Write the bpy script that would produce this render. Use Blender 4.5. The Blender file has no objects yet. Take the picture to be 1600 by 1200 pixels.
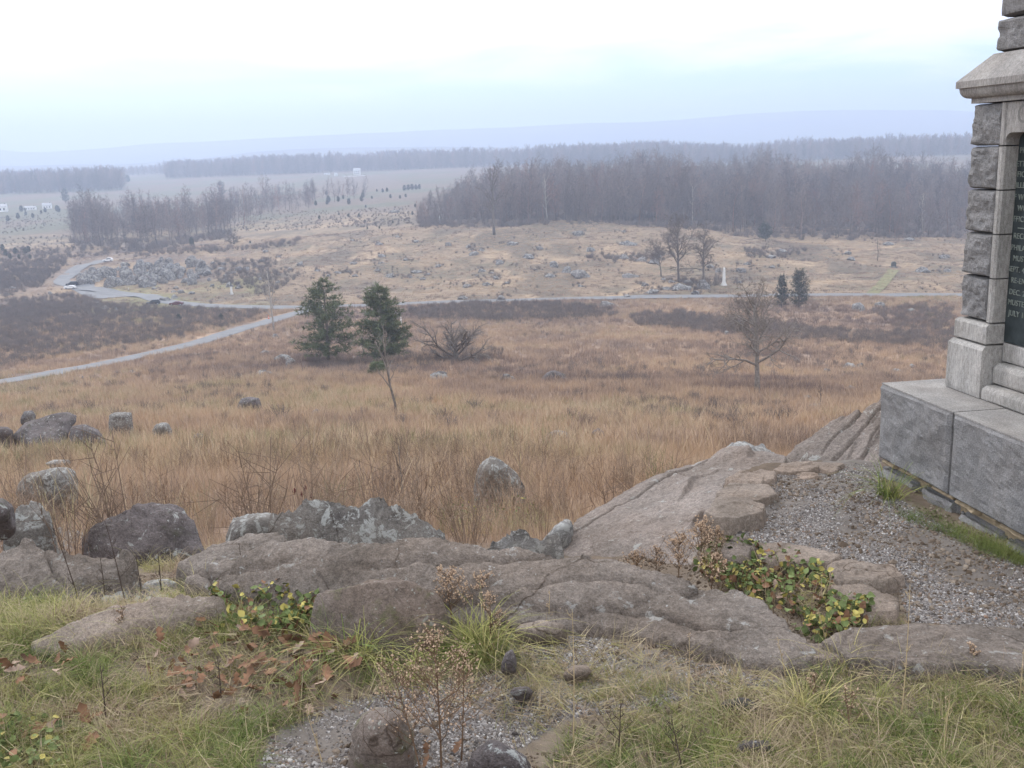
import bpy, bmesh, math, random
import numpy as np
from mathutils import Matrix, Vector

random.seed(7); RNG = np.random.default_rng(7)
SC = bpy.context.scene
COL = SC.collection

# ------------------------------------------------------------------ camera, sky, sun, exposure
EYE = 2.2
PITCH = math.atan(0.225); ROLL = math.radians(1.6); FOC = 1600.0
_f = np.array([0, math.cos(PITCH), -math.sin(PITCH)])
_r0 = np.array([1.0, 0, 0]); _u0 = np.array([0, math.sin(PITCH), math.cos(PITCH)])
_R = math.cos(ROLL)*_r0 - math.sin(ROLL)*_u0
_U = math.cos(ROLL)*_u0 + math.sin(ROLL)*_r0
CAM = np.array([0, 0, EYE])
cd = bpy.data.cameras.new('camera'); cam = bpy.data.objects.new('camera', cd); COL.objects.link(cam)
cd.sensor_width = 36; cd.lens = 36; cd.clip_start = 0.05; cd.clip_end = 60000
cam.matrix_world = Matrix(((_R[0], _U[0], -_f[0], 0), (_R[1], _U[1], -_f[1], 0), (_R[2], _U[2], -_f[2], EYE), (0, 0, 0, 1)))
SC.camera = cam

SUN_EL, SUN_AZ = math.radians(34), math.radians(-28)      # azimuth from +Y, negative towards -X
W = bpy.data.worlds.new("World"); SC.world = W; W.use_nodes = True
nt = W.node_tree; nt.nodes.clear()
def N(tree, typ, **kw):
    n = tree.nodes.new(typ)
    for k, v in kw.items():
        if k == 'ins':
            for a, b in v.items(): n.inputs[a].default_value = b
        else: setattr(n, k, v)
    return n
out = N(nt, 'ShaderNodeOutputWorld'); bg = N(nt, 'ShaderNodeBackground'); bg.inputs[1].default_value = 0.15
sky = N(nt, 'ShaderNodeTexSky', sky_type='NISHITA', sun_disc=False, sun_elevation=SUN_EL, sun_rotation=-SUN_AZ if False else SUN_AZ, altitude=200)
sky.air_density = 1.0; sky.dust_density = 1.5; sky.ozone_density = 1.0
tc = N(nt, 'ShaderNodeTexCoord'); sep = N(nt, 'ShaderNodeSeparateXYZ'); nt.links.new(tc.outputs['Generated'], sep.inputs[0])
zz = N(nt, 'ShaderNodeMath', operation='MAXIMUM'); nt.links.new(sep.outputs[2], zz.inputs[0]); zz.inputs[1].default_value = 0.0
za = N(nt, 'ShaderNodeMath', operation='ADD'); nt.links.new(zz.outputs[0], za.inputs[0]); za.inputs[1].default_value = 0.10
dx = N(nt, 'ShaderNodeMath', operation='DIVIDE'); nt.links.new(sep.outputs[0], dx.inputs[0]); nt.links.new(za.outputs[0], dx.inputs[1])
dy = N(nt, 'ShaderNodeMath', operation='DIVIDE'); nt.links.new(sep.outputs[1], dy.inputs[0]); nt.links.new(za.outputs[0], dy.inputs[1])
cv = N(nt, 'ShaderNodeCombineXYZ'); nt.links.new(dx.outputs[0], cv.inputs[0]); nt.links.new(dy.outputs[0], cv.inputs[1])
cl = N(nt, 'ShaderNodeTexNoise', ins={'Scale': 0.8, 'Detail': 6.0, 'Roughness': 0.55, 'Distortion': 0.4}); nt.links.new(cv.outputs[0], cl.inputs['Vector'])
# cloud deck: thins out towards the horizon, nearly closed above
ze = N(nt, 'ShaderNodeMapRange', ins={'From Min': 0.02, 'From Max': 0.13, 'To Min': -0.30, 'To Max': 0.40}); nt.links.new(sep.outputs[2], ze.inputs['Value'])
cs = N(nt, 'ShaderNodeMath', operation='ADD'); nt.links.new(cl.outputs['Fac'], cs.inputs[0]); nt.links.new(ze.outputs[0], cs.inputs[1])
cm = N(nt, 'ShaderNodeMapRange', interpolation_type='SMOOTHSTEP', ins={'From Min': 0.36, 'From Max': 0.76}); nt.links.new(cs.outputs[0], cm.inputs['Value'])
mix = N(nt, 'ShaderNodeMix', data_type='RGBA')
nt.links.new(cm.outputs[0], mix.inputs[0])
skt = N(nt, 'ShaderNodeMix', data_type='RGBA', blend_type='MIX'); skt.inputs[0].default_value = 0.75
nt.links.new(sky.outputs[0], skt.inputs[6]); skt.inputs[7].default_value = (3.6, 6.0, 7.4, 1)      # thin veil of high cloud over the blue
nt.links.new(skt.outputs[2], mix.inputs[6]); mix.inputs[7].default_value = (8.6, 8.8, 9.2, 1)
nt.links.new(mix.outputs[2], bg.inputs[0]); nt.links.new(bg.outputs[0], out.inputs[0])
sl = bpy.data.lights.new('sun', 'SUN'); sl.energy = 1.4; sl.angle = math.radians(14); sl.color = (1.0, 0.965, 0.96)
so = bpy.data.objects.new('sun', sl); COL.objects.link(so)
_sd = Vector((math.sin(SUN_AZ)*math.cos(SUN_EL), math.cos(SUN_AZ)*math.cos(SUN_EL), math.sin(SUN_EL)))
so.rotation_euler = _sd.to_track_quat('Z', 'Y').to_euler()
vs = SC.view_settings; SC.display_settings.display_device = 'sRGB'
vs.view_transform = 'Standard'; vs.look = 'None'; vs.exposure = 0.38; vs.gamma = 1.0; vs.use_curve_mapping = False
cy = SC.cycles
cy.max_bounces = 4; cy.diffuse_bounces = 2; cy.glossy_bounces = 1; cy.transmission_bounces = 2; cy.volume_bounces = 1; cy.transparent_max_bounces = 4
cy.use_denoising = True; cy.denoiser = 'OPENIMAGEDENOISE'; cy.denoising_input_passes = 'RGB_ALBEDO_NORMAL'; cy.denoising_prefilter = 'ACCURATE'; cy.caustics_reflective = False; cy.caustics_refractive = False
cy.sample_clamp_indirect = 4.0

# ------------------------------------------------------------------ maths helpers
def ray(px, py):
    px = np.asarray(px, float); py = np.asarray(py, float)
    d = _f + _R*((px-800)/FOC)[..., None] + _U*((600-py)/FOC)[..., None]
    return d/d[..., 1:2]
def at(px, py, Y):                       # a point of the place at forward distance Y
    return CAM + ray(px, py)*np.asarray(Y, float)[..., None]
def S(v, a, b):
    t = np.clip((np.asarray(v, float)-a)/(b-a), 0, 1); return t*t*(3-2*t)
def _h(ix, iy, iz, s):
    n = (ix*374761393 + iy*668265263 + iz*1274126177 + s*974634757) & 0xFFFFFFFF
    n = ((n ^ (n >> 13))*1274126177) & 0xFFFFFFFF
    n = (n ^ (n >> 16)) & 0xFFFFFFFF
    return n/2147483648.0 - 1.0
def vnoise(p, s=0):
    p = np.asarray(p, float); i = np.floor(p).astype(np.int64); f = p-i; w = f*f*f*(f*(f*6-15)+10)
    r = 0
    for a in (0, 1):
        for b in (0, 1):
            for c in (0, 1):
                ww = (w[..., 0] if a else 1-w[..., 0])*(w[..., 1] if b else 1-w[..., 1])*(w[..., 2] if c else 1-w[..., 2])
                r = r + ww*_h(i[..., 0]+a, i[..., 1]+b, i[..., 2]+c, s)
    return r
def fbm(p, o=4, s=0, g=0.5):
    p = np.asarray(p, float); r = 0; a = 1; t = 0
    for k in range(o):
        r = r + a*vnoise(p*(2.03**k)+17.3*k, s+k); t += a; a *= g
    return r/t*1.5
_TAB = np.random.default_rng(3).uniform(-1, 1, (256, 256))
def fbm2(x, y, sc, o=3, s=0):
    x = np.asarray(x, float)/sc; y = np.asarray(y, float)/sc; r = 0; a = 1; t = 0
    for k in range(o):
        X = x*(2.03**k)+17.3*k+s*5.37; Y = y*(2.03**k)+9.1*k-s*3.71; xi = np.floor(X); yi = np.floor(Y); fx = X-xi; fy = Y-yi
        i = xi.astype(np.int32) & 255; j = yi.astype(np.int32) & 255; i1 = (i+1) & 255; j1 = (j+1) & 255
        fx = fx*fx*(3-2*fx); fy = fy*fy*(3-2*fy)
        r = r + a*((_TAB[i, j]*(1-fx)+_TAB[i1, j]*fx)*(1-fy)+(_TAB[i, j1]*(1-fx)+_TAB[i1, j1]*fx)*fy); t += a; a *= 0.5
    return r/t*1.4

# ------------------------------------------------------------------ terrain height
YN = [12, 20, 38, 70, 110, 170, 240, 290, 330, 390, 440, 490, 525, 600, 800, 1100, 1500, 2000, 3000, 6000, 12000]
COLS = {
 -200: [862, 778, 720, 675, 635, 600, 560, 530, 505, 478, 450, 425, 410, 388, 362, 332, 308, 293, 281, 272, 270],
 0:    [855, 770, 712, 665, 625, 590, 550, 520, 495, 468, 440, 415, 400, 378, 352, 322, 300, 287, 275, 266, 264],
 300:  [848, 765, 706, 658, 613, 572, 535, 505, 485, 460, 432, 405, 392, 376, 345, 315, 290, 272, 264, 258, 255],
 600:  [842, 760, 702, 652, 604, 564, 523, 494, 474, 440, 410, 383, 365, 343, 318, 297, 274, 263, 255, 250, 247],
 800:  [840, 760, 700, 650, 600, 560, 520, 490, 470, 430, 400, 368, 348, 340, 312, 290, 266, 256, 250, 245, 242],
 1000: [838, 758, 698, 648, 600, 560, 520, 488, 467, 428, 398, 368, 346, 334, 302, 282, 262, 250, 244, 240, 237],
 1200: [836, 756, 697, 648, 602, 560, 520, 487, 464, 425, 400, 378, 365, 346, 302, 278, 258, 246, 240, 233, 231],
 1450: [834, 754, 695, 645, 602, 560, 520, 485, 461, 425, 400, 382, 372, 348, 300, 266, 244, 236, 229, 226, 224],
 1750: [832, 752, 693, 645, 602, 560, 520, 485, 460, 425, 400, 382, 372, 348, 300, 262, 240, 232, 222, 218, 216],
}
def _z_for(t, Y, py):
    # height at (t*Y, Y) that the camera of the photograph sees on row py
    den = _f; a = (600-py)/FOC
    # solve (v.U) = a (v.f) with v = (tY, Y, z-EYE)
    v0 = np.array([t*Y, Y, 0.0]); zc = -(v0@_U - a*(v0@_f))/(_U[2]-a*_f[2])
    return zc + EYE
LY = np.linspace(math.log(0.5), math.log(13000), 1400)
TC = []; ZC = []
for px, rows in COLS.items():
    t = float(ray(px, 240)[0]); TC.append(t)
    left = S(-t, 0.1, 0.4)
    ys = [0.5, 3, 4.8, 6, 8] + YN
    zs = [0, 0, 0-0.06*left, -0.35-0.05*left, -0.95] + [_z_for(t, Y, py) for Y, py in zip(YN, rows)]
    z = np.interp(LY, np.log(ys), zs)
    k = np.exp(-0.5*(np.arange(-30, 31)/9.0)**2); k /= k.sum()
    z = np.convolve(np.pad(z, 30, mode='edge'), k, 'valid'); ZC.append(z)
TC = np.array(TC); ZC = np.array(ZC)
TG = np.linspace(TC[0], TC[-1], 140)
ZG = np.stack([np.interp(TG, TC, ZC[:, i]) for i in range(ZC.shape[1])], 1)
k = np.exp(-0.5*(np.arange(-16, 17)/6.0)**2); k /= k.sum()
ZG = np.stack([np.convolve(np.pad(ZG[:, i], 16, mode='edge'), k, 'valid') for i in range(ZG.shape[1])], 1)
AMAX = 0.55
def plateau(x, y):
    xe = np.interp(y, [0, 4.3, 5, 5.8, 6.4, 6.75, 6.9, 7.1, 7.4, 12], [0.7, 0.75, 0.97, 1.14, 1.31, 1.46, 1.62, 1.84, 2.15, 6]); return S(x-xe, -0.14, 0.06)*(1-S(y, 6.95, 7.5))*S(y, 0, 1)
def zf(x, y, rough=True):
    x = np.asarray(x, float); y = np.asarray(y, float)
    a = np.arctan2(x, y); ac = np.clip(a, -AMAX, AMAX); r = np.hypot(x, y)
    Y = np.maximum(r*np.cos(ac), 0.5); t = np.tan(ac)
    fi = np.clip((np.log(Y)-LY[0])/(LY[1]-LY[0]), 0, len(LY)-1.001); ti = np.clip((t-TG[0])/(TG[1]-TG[0]), 0, len(TG)-1.001)
    i = fi.astype(int); j = ti.astype(int); fi = fi-i; ti = ti-j
    z = (ZG[j, i]*(1-fi)+ZG[j, i+1]*fi)*(1-ti) + (ZG[j+1, i]*(1-fi)+ZG[j+1, i+1]*fi)*ti
    if not rough:
        m = plateau(x, y); return z*(1-m)
    z = z + fbm2(x, y, 26, 3, 3)*0.45*S(Y, 14, 60)*(1-S(Y, 900, 1500)) + (fbm2(x, y, 11, 2, 5)*0.55+fbm2(x, y, 38, 2, 6)*1.5)*S(Y, 345, 400)*(1-S(Y, 560, 620))
    z = z + fbm2(x, y, 1.1, 3, 9)*0.05*(1-S(Y, 12, 30)) + fbm2(x, y, 0.25, 2, 11)*0.014*(1-S(Y, 6, 12))
    m = plateau(x, y)
    z = z*(1-m) + m*(fbm2(x, y, 1.5, 3, 21)*0.03 + fbm2(x, y, 0.2, 2, 11)*0.012)
    back = S(-np.cos(a), -0.35, 0.3)
    return z*(1-back)
YS = np.exp(np.linspace(math.log(2.4), math.log(6900), 450))
def hit(px, py):
    px = np.atleast_1d(np.asarray(px, float)); py = np.atleast_1d(np.asarray(py, float))
    res = np.zeros((len(px), 3))
    for c in range(0, len(px), 1500):
        d = ray(px[c:c+1500], py[c:c+1500])
        X = d[:, 0:1]*YS; Z = EYE + d[:, 2:3]*YS
        below = Z < zf(X, np.broadcast_to(YS, X.shape), False); k = np.argmax(below, 1); none = ~below.any(1)
        k = np.clip(k, 1, len(YS)-1); lo = YS[k-1]*0.97; hi = YS[k]*1.03
        for _ in range(14):
            m = (lo+hi)/2; b = EYE+d[:, 2]*m < zf(d[:, 0]*m, m); hi = np.where(b, m, hi); lo = np.where(b, lo, m)
        hi = np.where(none, np.nan, hi)
        xx = d[:, 0]*hi; res[c:c+1500, 0] = xx; res[c:c+1500, 1] = hi; res[c:c+1500, 2] = np.where(none, np.nan, zf(np.nan_to_num(xx), np.nan_to_num(hi, nan=5.0)))
    return res
def hit1(px, py): return hit([px], [py])[0]
def in_poly(px, py, poly):
    p = np.asarray(poly, float); r = np.zeros(len(px), bool); j = len(p)-1
    for i in range(len(p)):
        c = ((p[i, 1] > py) != (p[j, 1] > py)) & (px < (p[j, 0]-p[i, 0])*(py-p[i, 1])/(p[j, 1]-p[i, 1]+1e-9)+p[i, 0]); r ^= c; j = i
    return r
def sample_poly(poly, n):                # ground points spread over a patch of land
    p = np.asarray(poly, float); a, b = p.min(0), p.max(0); o = []; got = 0
    while got < n:
        q = RNG.uniform(a, b, (n*2, 2)); q = q[in_poly(q[:, 0], q[:, 1], p)]; o.append(q); got += len(q)
    q = np.concatenate(o)[:n]; h = hit(q[:, 0], q[:, 1]); return h[~np.isnan(h[:, 1])]

# ------------------------------------------------------------------ object helpers
def tag(o, label=None, cat=None, group=None, kind=None):
    if label: o['label'] = label
    if cat: o['category'] = cat
    if group: o['group'] = group
    if kind: o['kind'] = kind
    return o
def mesh_np(name, v, faces, mats, smooth=False, mi=None):
    me = bpy.data.meshes.new(name)
    v = np.asarray(v, np.float32)
    if isinstance(faces, np.ndarray):
        k = faces.shape[1]; nf = len(faces)
        me.vertices.add(len(v)); me.vertices.foreach_set('co', v.ravel())
        me.loops.add(nf*k); me.loops.foreach_set('vertex_index', faces.astype(np.int32).ravel())
        me.polygons.add(nf); me.polygons.foreach_set('loop_start', np.arange(0, nf*k, k, dtype=np.int32))
        me.update(calc_edges=True)
    else:
        me.from_pydata(v.tolist(), [], faces); me.update()
    for m in (mats if isinstance(mats, (list, tuple)) else [mats]): me.materials.append(m)
    if mi is not None: me.polygons.foreach_set('material_index', np.asarray(mi, np.int32))
    if smooth: me.polygons.foreach_set('use_smooth', np.ones(len(me.polygons), bool))
    return me
def link(name, me, parent=None, loc=None, rot=None, scl=None):
    o = bpy.data.objects.new(name, me); COL.objects.link(o)
    if parent is not None: o.parent = parent
    if loc is not None: o.location = [float(c) for c in loc]
    if rot is not None: o.rotation_euler = [float(c) for c in rot]
    if scl is not None: o.scale = [float(c) for c in (scl if hasattr(scl, '__len__') else (scl,)*3)]
    return o
def empty(name, loc, rz=0): return link(name, None, None, loc, (0, 0, rz))
class MB:
    def __init__(s): s.v = []; s.f = []; s.m = []
    def poly(s, pts, mi=0):
        b = len(s.v); s.v += [tuple(map(float, p)) for p in pts]; s.f.append(tuple(range(b, b+len(pts)))); s.m.append(mi)
    def box(s, a, b, mi=0, M=None):
        (x0, y0, z0), (x1, y1, z1) = a, b
        P = [(x0, y0, z0), (x1, y0, z0), (x1, y1, z0), (x0, y1, z0), (x0, y0, z1), (x1, y0, z1), (x1, y1, z1), (x0, y1, z1)]
        if M is not None: P = [tuple(M(*p)) for p in P]
        k = len(s.v); s.v += P
        for f in ((0, 3, 2, 1), (4, 5, 6, 7), (0, 1, 5, 4), (1, 2, 6, 5), (2, 3, 7, 6), (3, 0, 4, 7)):
            s.f.append(tuple(k+i for i in f)); s.m.append(mi)
    def tube(s, pts, rad, n=3, mi=0, cap=True):
        P = [np.asarray(p, float) for p in pts]; rings = []
        for i, p in enumerate(P):
            d = P[min(i+1, len(P)-1)]-P[max(i-1, 0)]; d = d/(np.linalg.norm(d)+1e-9)
            a = np.cross(d, (0, 0, 1) if abs(d[2]) < 0.9 else (1, 0, 0)); a /= np.linalg.norm(a)+1e-9; b = np.cross(d, a)
            k = len(s.v)
            for j in range(n):
                th = 2*math.pi*j/n; q = p+(a*math.cos(th)+b*math.sin(th))*rad[i]; s.v.append((q[0], q[1], q[2]))
            rings.append(k)
        for i in range(len(rings)-1):
            for j in range(n):
                s.f.append((rings[i]+j, rings[i]+(j+1) % n, rings[i+1]+(j+1) % n, rings[i+1]+j)); s.m.append(mi)
        if cap:
            s.f.append(tuple(rings[0]+j for j in reversed(range(n)))); s.m.append(mi)
            s.f.append(tuple(rings[-1]+j for j in range(n))); s.m.append(mi)
    def mesh(s, name, mats, smooth=False): return mesh_np(name, s.v, s.f, mats, smooth, s.m)

# ------------------------------------------------------------------ materials
def new_mat(name):
    m = bpy.data.materials.new(name); m.use_nodes = True; t = m.node_tree; b = t.nodes['Principled BSDF']
    b.inputs['Roughness'].default_value = 0.9
    b.inputs['Specular IOR Level'].default_value = 0.2
    return m, t, b
def ramp(t, stops, fac):
    r = t.nodes.new('ShaderNodeValToRGB'); e = r.color_ramp.elements
    while len(e) < len(stops): e.new(0.5)
    for k, (p, c) in enumerate(stops): e[k].position = p; e[k].color = (*c, 1)
    t.links.new(fac, r.inputs[0]); return r.outputs[0]
def noise(t, vec, scale, detail=4, rough=0.55, dist=0.0):
    n = N(t, 'ShaderNodeTexNoise', ins={'Scale': scale, 'Detail': detail, 'Roughness': rough, 'Distortion': dist}); t.links.new(vec, n.inputs['Vector']); return n.outputs['Fac']
def mixc(t, fac, a, b, blend='MIX'):
    m = N(t, 'ShaderNodeMix', data_type='RGBA', blend_type=blend)
    for k, v in ((0, fac), (6, a), (7, b)):
        if isinstance(v, bpy.types.NodeSocket): t.links.new(v, m.inputs[k])
        elif k == 0: m.inputs[0].default_value = v
        else: m.inputs[k].default_value = (*v, 1)
    return m.outputs[2]
def smat(name, col, var=0.25, scale=6.0, rough=0.85, bump=0.0, bscale=None):
    m, t, b = new_mat(name); g = t.nodes.new('ShaderNodeNewGeometry').outputs['Position']
    f = noise(t, g, scale, 5)
    c = np.array(col)
    t.links.new(ramp(t, [(0.3, tuple(c*(1-var))), (0.7, tuple(np.minimum(c*(1+var), 0.95)))], f), b.inputs['Base Color'])
    b.inputs['Roughness'].default_value = rough
    if bump:
        bp = N(t, 'ShaderNodeBump', ins={'Strength': bump, 'Distance': 0.02}); t.links.new(noise(t, g, bscale or scale*3, 5, 0.65), bp.inputs['Height']); t.links.new(bp.outputs[0], b.inputs['Normal'])
    return m
def vary(m, amt=0.3):
    t = m.node_tree; b = t.nodes['Principled BSDF']; l = b.inputs['Base Color'].links[0]; src = l.from_socket; oi = t.nodes.new('ShaderNodeObjectInfo').outputs['Random']
    c = mixc(t, 1.0, src, ramp(t, [(0.0, (1-amt, 1-amt, 1-amt)), (0.45, (1.0, 0.98, 0.95)), (0.8, (1+amt, 1+amt*.9, 1+amt*.8)), (1.0, (1+amt, 1-amt*.2, 1-amt*.6))], oi), 'MULTIPLY'); t.links.new(c, b.inputs['Base Color']); return m
def tintmat(name, stops, rough=0.9, attr='tint', transl=0.0):      # colour picked by the tint stored on each instance
    m, t, b = new_mat(name); a = N(t, 'ShaderNodeAttribute', attribute_type='INSTANCER', attribute_name=attr)
    t.links.new(ramp(t, stops, a.outputs['Fac']), b.inputs['Base Color']); b.inputs['Roughness'].default_value = rough
    return m
def rockmat(name, base, dark, lichen, lich_amt=0.52, scale=1.0, moss=None, bump=0.6, streak=(1, 1, 1), cr=True):
    m, t, b = new_mat(name); g = t.nodes.new('ShaderNodeNewGeometry').outputs['Position']
    mp = N(t, 'ShaderNodeMapping'); mp.inputs['Scale'].default_value = streak; t.links.new(g, mp.inputs[0]); v = mp.outputs[0]
    big = noise(t, v, 2.2*scale, 6, 0.62, 0.3); fine = noise(t, v, 38*scale, 4, 0.7)
    sp = noise(t, g, 120*scale, 2, 0.6)
    c = ramp(t, [(0.30, dark), (0.5, base), (0.72, tuple(np.array(base)*1.3))], big)
    c = mixc(t, 0.75, c, ramp(t, [(0.3, (0.5, 0.5, 0.5)), (0.7, (1.3, 1.3, 1.3))], fine), 'MULTIPLY')
    c = mixc(t, 0.6, c, ramp(t, [(0.35, (0.6, 0.58, 0.56)), (0.65, (1.25, 1.25, 1.25))], sp), 'MULTIPLY')
    ln = noise(t, g, 9*scale, 7, 0.72, 0.6)
    lf = ramp(t, [(lich_amt, (0, 0, 0)), (lich_amt+0.035, (1, 1, 1))], ln)
    c = mixc(t, lf, c, lichen)
    if moss:
        mn = noise(t, g, 4.2*scale, 6, 0.7); mf = ramp(t, [(0.56, (0, 0, 0)), (0.68, (0.8, 0.8, 0.8))], mn); c = mixc(t, mf, c, moss)
    nz_ = N(t, 'ShaderNodeTexNoise', ins={'Scale': 3.0*scale, 'Detail': 5.0}); t.links.new(v, nz_.inputs['Vector'])
    wv = N(t, 'ShaderNodeMix', data_type='VECTOR'); wv.inputs[0].default_value = 0.22/max(scale, .3); t.links.new(v, wv.inputs[4]); t.links.new(nz_.outputs['Color'], wv.inputs[5])
    vo = N(t, 'ShaderNodeTexVoronoi', feature='DISTANCE_TO_EDGE', ins={'Scale': 2.1*scale}); t.links.new(wv.outputs[1], vo.inputs['Vector'])
    ck = ramp(t, [(0.0, (0.42, 0.38, 0.35)), (0.014, (1, 1, 1))], vo.outputs['Distance']); ckn = ramp(t, [(0.45, (0, 0, 0)), (0.6, (1, 1, 1))], noise(t, g, 1.7*scale, 2))
    if cr: c = mixc(t, ckn, c, mixc(t, 1.0, c, ck, 'MULTIPLY'))
    st = ramp(t, [(0.42, (1, 1, 1)), (0.7, (0.78, 0.71, 0.65))], noise(t, g, 1.3*scale, 5, .6)); c = mixc(t, 0.8 if cr else 0.35, c, st, 'MULTIPLY')
    ls = ramp(t, [(0.66, (0, 0, 0)), (0.70, (.85, .85, .85))], noise(t, g, 34*scale, 3, .6)); c = mixc(t, mixc(t, 1.0, ls, ramp(t, [(.45, (0, 0, 0)), (.6, (1, 1, 1))], noise(t, g, 2.5*scale, 3)), 'MULTIPLY'), c, tuple(np.array(lichen)*1.15))
    t.links.new(c, b.inputs['Base Color'])
    ad = N(t, 'ShaderNodeMath', operation='MULTIPLY_ADD'); t.links.new(fine, ad.inputs[0]); ad.inputs[1].default_value = 0.5; t.links.new(big, ad.inputs[2])
    bp = N(t, 'ShaderNodeBump', ins={'Strength': min(1, bump*1.25), 'Distance': 0.045/scale}); t.links.new(ad.outputs[0], bp.inputs['Height']); t.links.new(bp.outputs[0], b.inputs['Normal'])
    return m
M = {}
M['ledge'] = rockmat('ledge_stone', (0.24, 0.208, 0.184), (0.13, 0.110, 0.094), (0.345, 0.34, 0.325), 0.60, 1.0, None, 0.9)
M['slab'] = rockmat('slab_stone', (0.265, 0.228, 0.205), (0.185, 0.16, 0.142), (0.35, 0.345, 0.325), 0.60, 1.0, None, 0.5, (1, 1, 1))
M['lichen'] = rockmat('lichened_stone', (0.22, 0.205, 0.19), (0.12, 0.11, 0.105), (0.36, 0.365, 0.35), 0.52, 1.1, None, 0.8)
M['mossy'] = rockmat('mossy_stone', (0.225, 0.185, 0.16), (0.135, 0.112, 0.095), (0.33, 0.335, 0.30), 0.62, 1.2, (0.14, 0.15, 0.07), 0.7)
M['dark'] = rockmat('dark_stone', (0.16, 0.14, 0.14), (0.08, 0.07, 0.07), (0.36, 0.37, 0.36), 0.58, 0.8, (0.08, 0.085, 0.05), 0.8)
M['flag'] = rockmat('flag_stone', (0.26, 0.215, 0.18), (0.18, 0.15, 0.125), (0.32, 0.31, 0.28), 0.64, 1.3, None, 0.5)
M['tan'] = rockmat('tan_stone', (0.28, 0.225, 0.185), (0.20, 0.16, 0.13), (0.38, 0.33, 0.28), 0.70, 1.3, None, 0.4)
M['white'] = rockmat('pale_stone', (0.29, 0.285, 0.28), (0.15, 0.145, 0.14), (0.42, 0.42, 0.405), 0.50, 1.6, None, 0.9, (1, 1, 3))
M['far'] = rockmat('far_stone', (0.185, 0.175, 0.172), (0.09, 0.085, 0.085), (0.33, 0.325, 0.31), 0.50, 0.12, None, 0.8)
M['granite'] = rockmat('granite', (0.27, 0.265, 0.265), (0.245, 0.24, 0.24), (0.30, 0.30, 0.295), 0.66, 3.0, None, 0.9, cr=False)
M['granite_top'] = rockmat('dressed_granite', (0.34, 0.325, 0.31), (0.27, 0.255, 0.245), (0.40, 0.385, 0.37), 0.66, 2.2, None, 0.15, (1, 1, .3), cr=False)
M['granite_pale'] = rockmat('pale_granite', (0.41, 0.395, 0.375), (0.31, 0.30, 0.28), (0.47, 0.45, 0.42), 0.64, 2.0, None, 0.15, (1, 1, .3), cr=False)
M['mortar'] = smat('mortar', (0.42, 0.33, 0.22), 0.2, 30, 0.95, 0.4)
M['plaque'] = smat('bronze_green', (0.042, 0.052, 0.055), 0.35, 14, 0.5)
M['letters'] = smat('letter_metal', (0.22, 0.245, 0.22), 0.25, 30, 0.55)
M['asphalt'] = smat('asphalt', (0.20, 0.20, 0.205), 0.12, 0.4, 0.85)
M['bark'] = smat('bark', (0.17, 0.145, 0.125), 0.35, 5, 0.95, 0.5)
M['bark_grey'] = smat('grey_bark', (0.24, 0.215, 0.195), 0.3, 5, 0.95, 0.5)
M['bark_pale'] = smat('pale_bark', (0.34, 0.31, 0.28), 0.3, 5, 0.95, 0.4)
M['twig'] = smat('twig', (0.135, 0.105, 0.09), 0.3, 0.8, 0.95)
M['twig_grey'] = smat('grey_twig', (0.24, 0.21, 0.19), 0.3, 0.8, 0.95)
M['wood_trunk'] = smat('wood_trunk', (0.175, 0.152, 0.142), 0.45, 0.12, 0.95)
M['wood_twig'] = smat('wood_twig', (0.175, 0.145, 0.135), 0.35, 0.03, 0.95)
vary(M['wood_twig'], .35); vary(M['wood_trunk'], .5)
M['needle'] = smat('needles', (0.13, 0.15, 0.08), 0.5, 0.8, 0.8)
M['cedar'] = smat('cedar_needles', (0.075, 0.085, 0.065), 0.45, 1.0, 0.85)
M['stem'] = smat('dry_stem', (0.15, 0.095, 0.06), 0.3, 12, 0.9)
M['stem_dark'] = smat('dark_stem', (0.075, 0.055, 0.045), 0.3, 12, 0.9)
M['straw'] = smat('straw', (0.44, 0.34, 0.20), 0.25, 12, 0.9)
M['head'] = smat('seed_head', (0.46, 0.33, 0.23), 0.6, 45, 0.9)
M['sumac'] = smat('sumac_head', (0.10, 0.03, 0.03), 0.3, 25, 0.9)
M['leafdead'] = smat('dead_leaf', (0.20, 0.11, 0.065), 0.55, 14, 0.8)
M['leafpale'] = smat('pale_dead_leaf', (0.36, 0.26, 0.20), 0.4, 14, 0.8)
M['leafgreen'] = smat('creeper_leaf', (0.13, 0.165, 0.06), 0.55, 9, 0.7)
M['leafyellow'] = smat('yellow_leaf', (0.40, 0.34, 0.10), 0.4, 7, 0.65)
M['white_paint'] = smat('white_paint', (0.80, 0.80, 0.80), 0.03, 1, 0.5)
M['roof'] = smat('roof_shingle', (0.50, 0.50, 0.52), 0.1, 1, 0.8)
M['window'] = smat('window_glass', (0.04, 0.045, 0.05), 0.2, 1, 0.15)
M['car_white'] = smat('white_car_paint', (0.80, 0.80, 0.82), 0.02, 1, 0.25)
M['car_dark'] = smat('dark_car_paint', (0.025, 0.03, 0.04), 0.1, 1, 0.25)
M['car_red'] = smat('maroon_car_paint', (0.12, 0.04, 0.045), 0.1, 1, 0.25)
M['tyre'] = smat('tyre_rubber', (0.02, 0.02, 0.02), 0.1, 3, 0.9)
M['metal'] = smat('grey_metal', (0.5, 0.5, 0.5), 0.1, 3, 0.4)
M['orange'] = smat('orange_plastic', (0.75, 0.14, 0.04), 0.08, 3, 0.6)
M['marble'] = smat('white_marble', (0.70, 0.69, 0.67), 0.08, 1.5, 0.7)
M['bronze'] = smat('dark_bronze', (0.07, 0.075, 0.07), 0.2, 3, 0.5)

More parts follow.
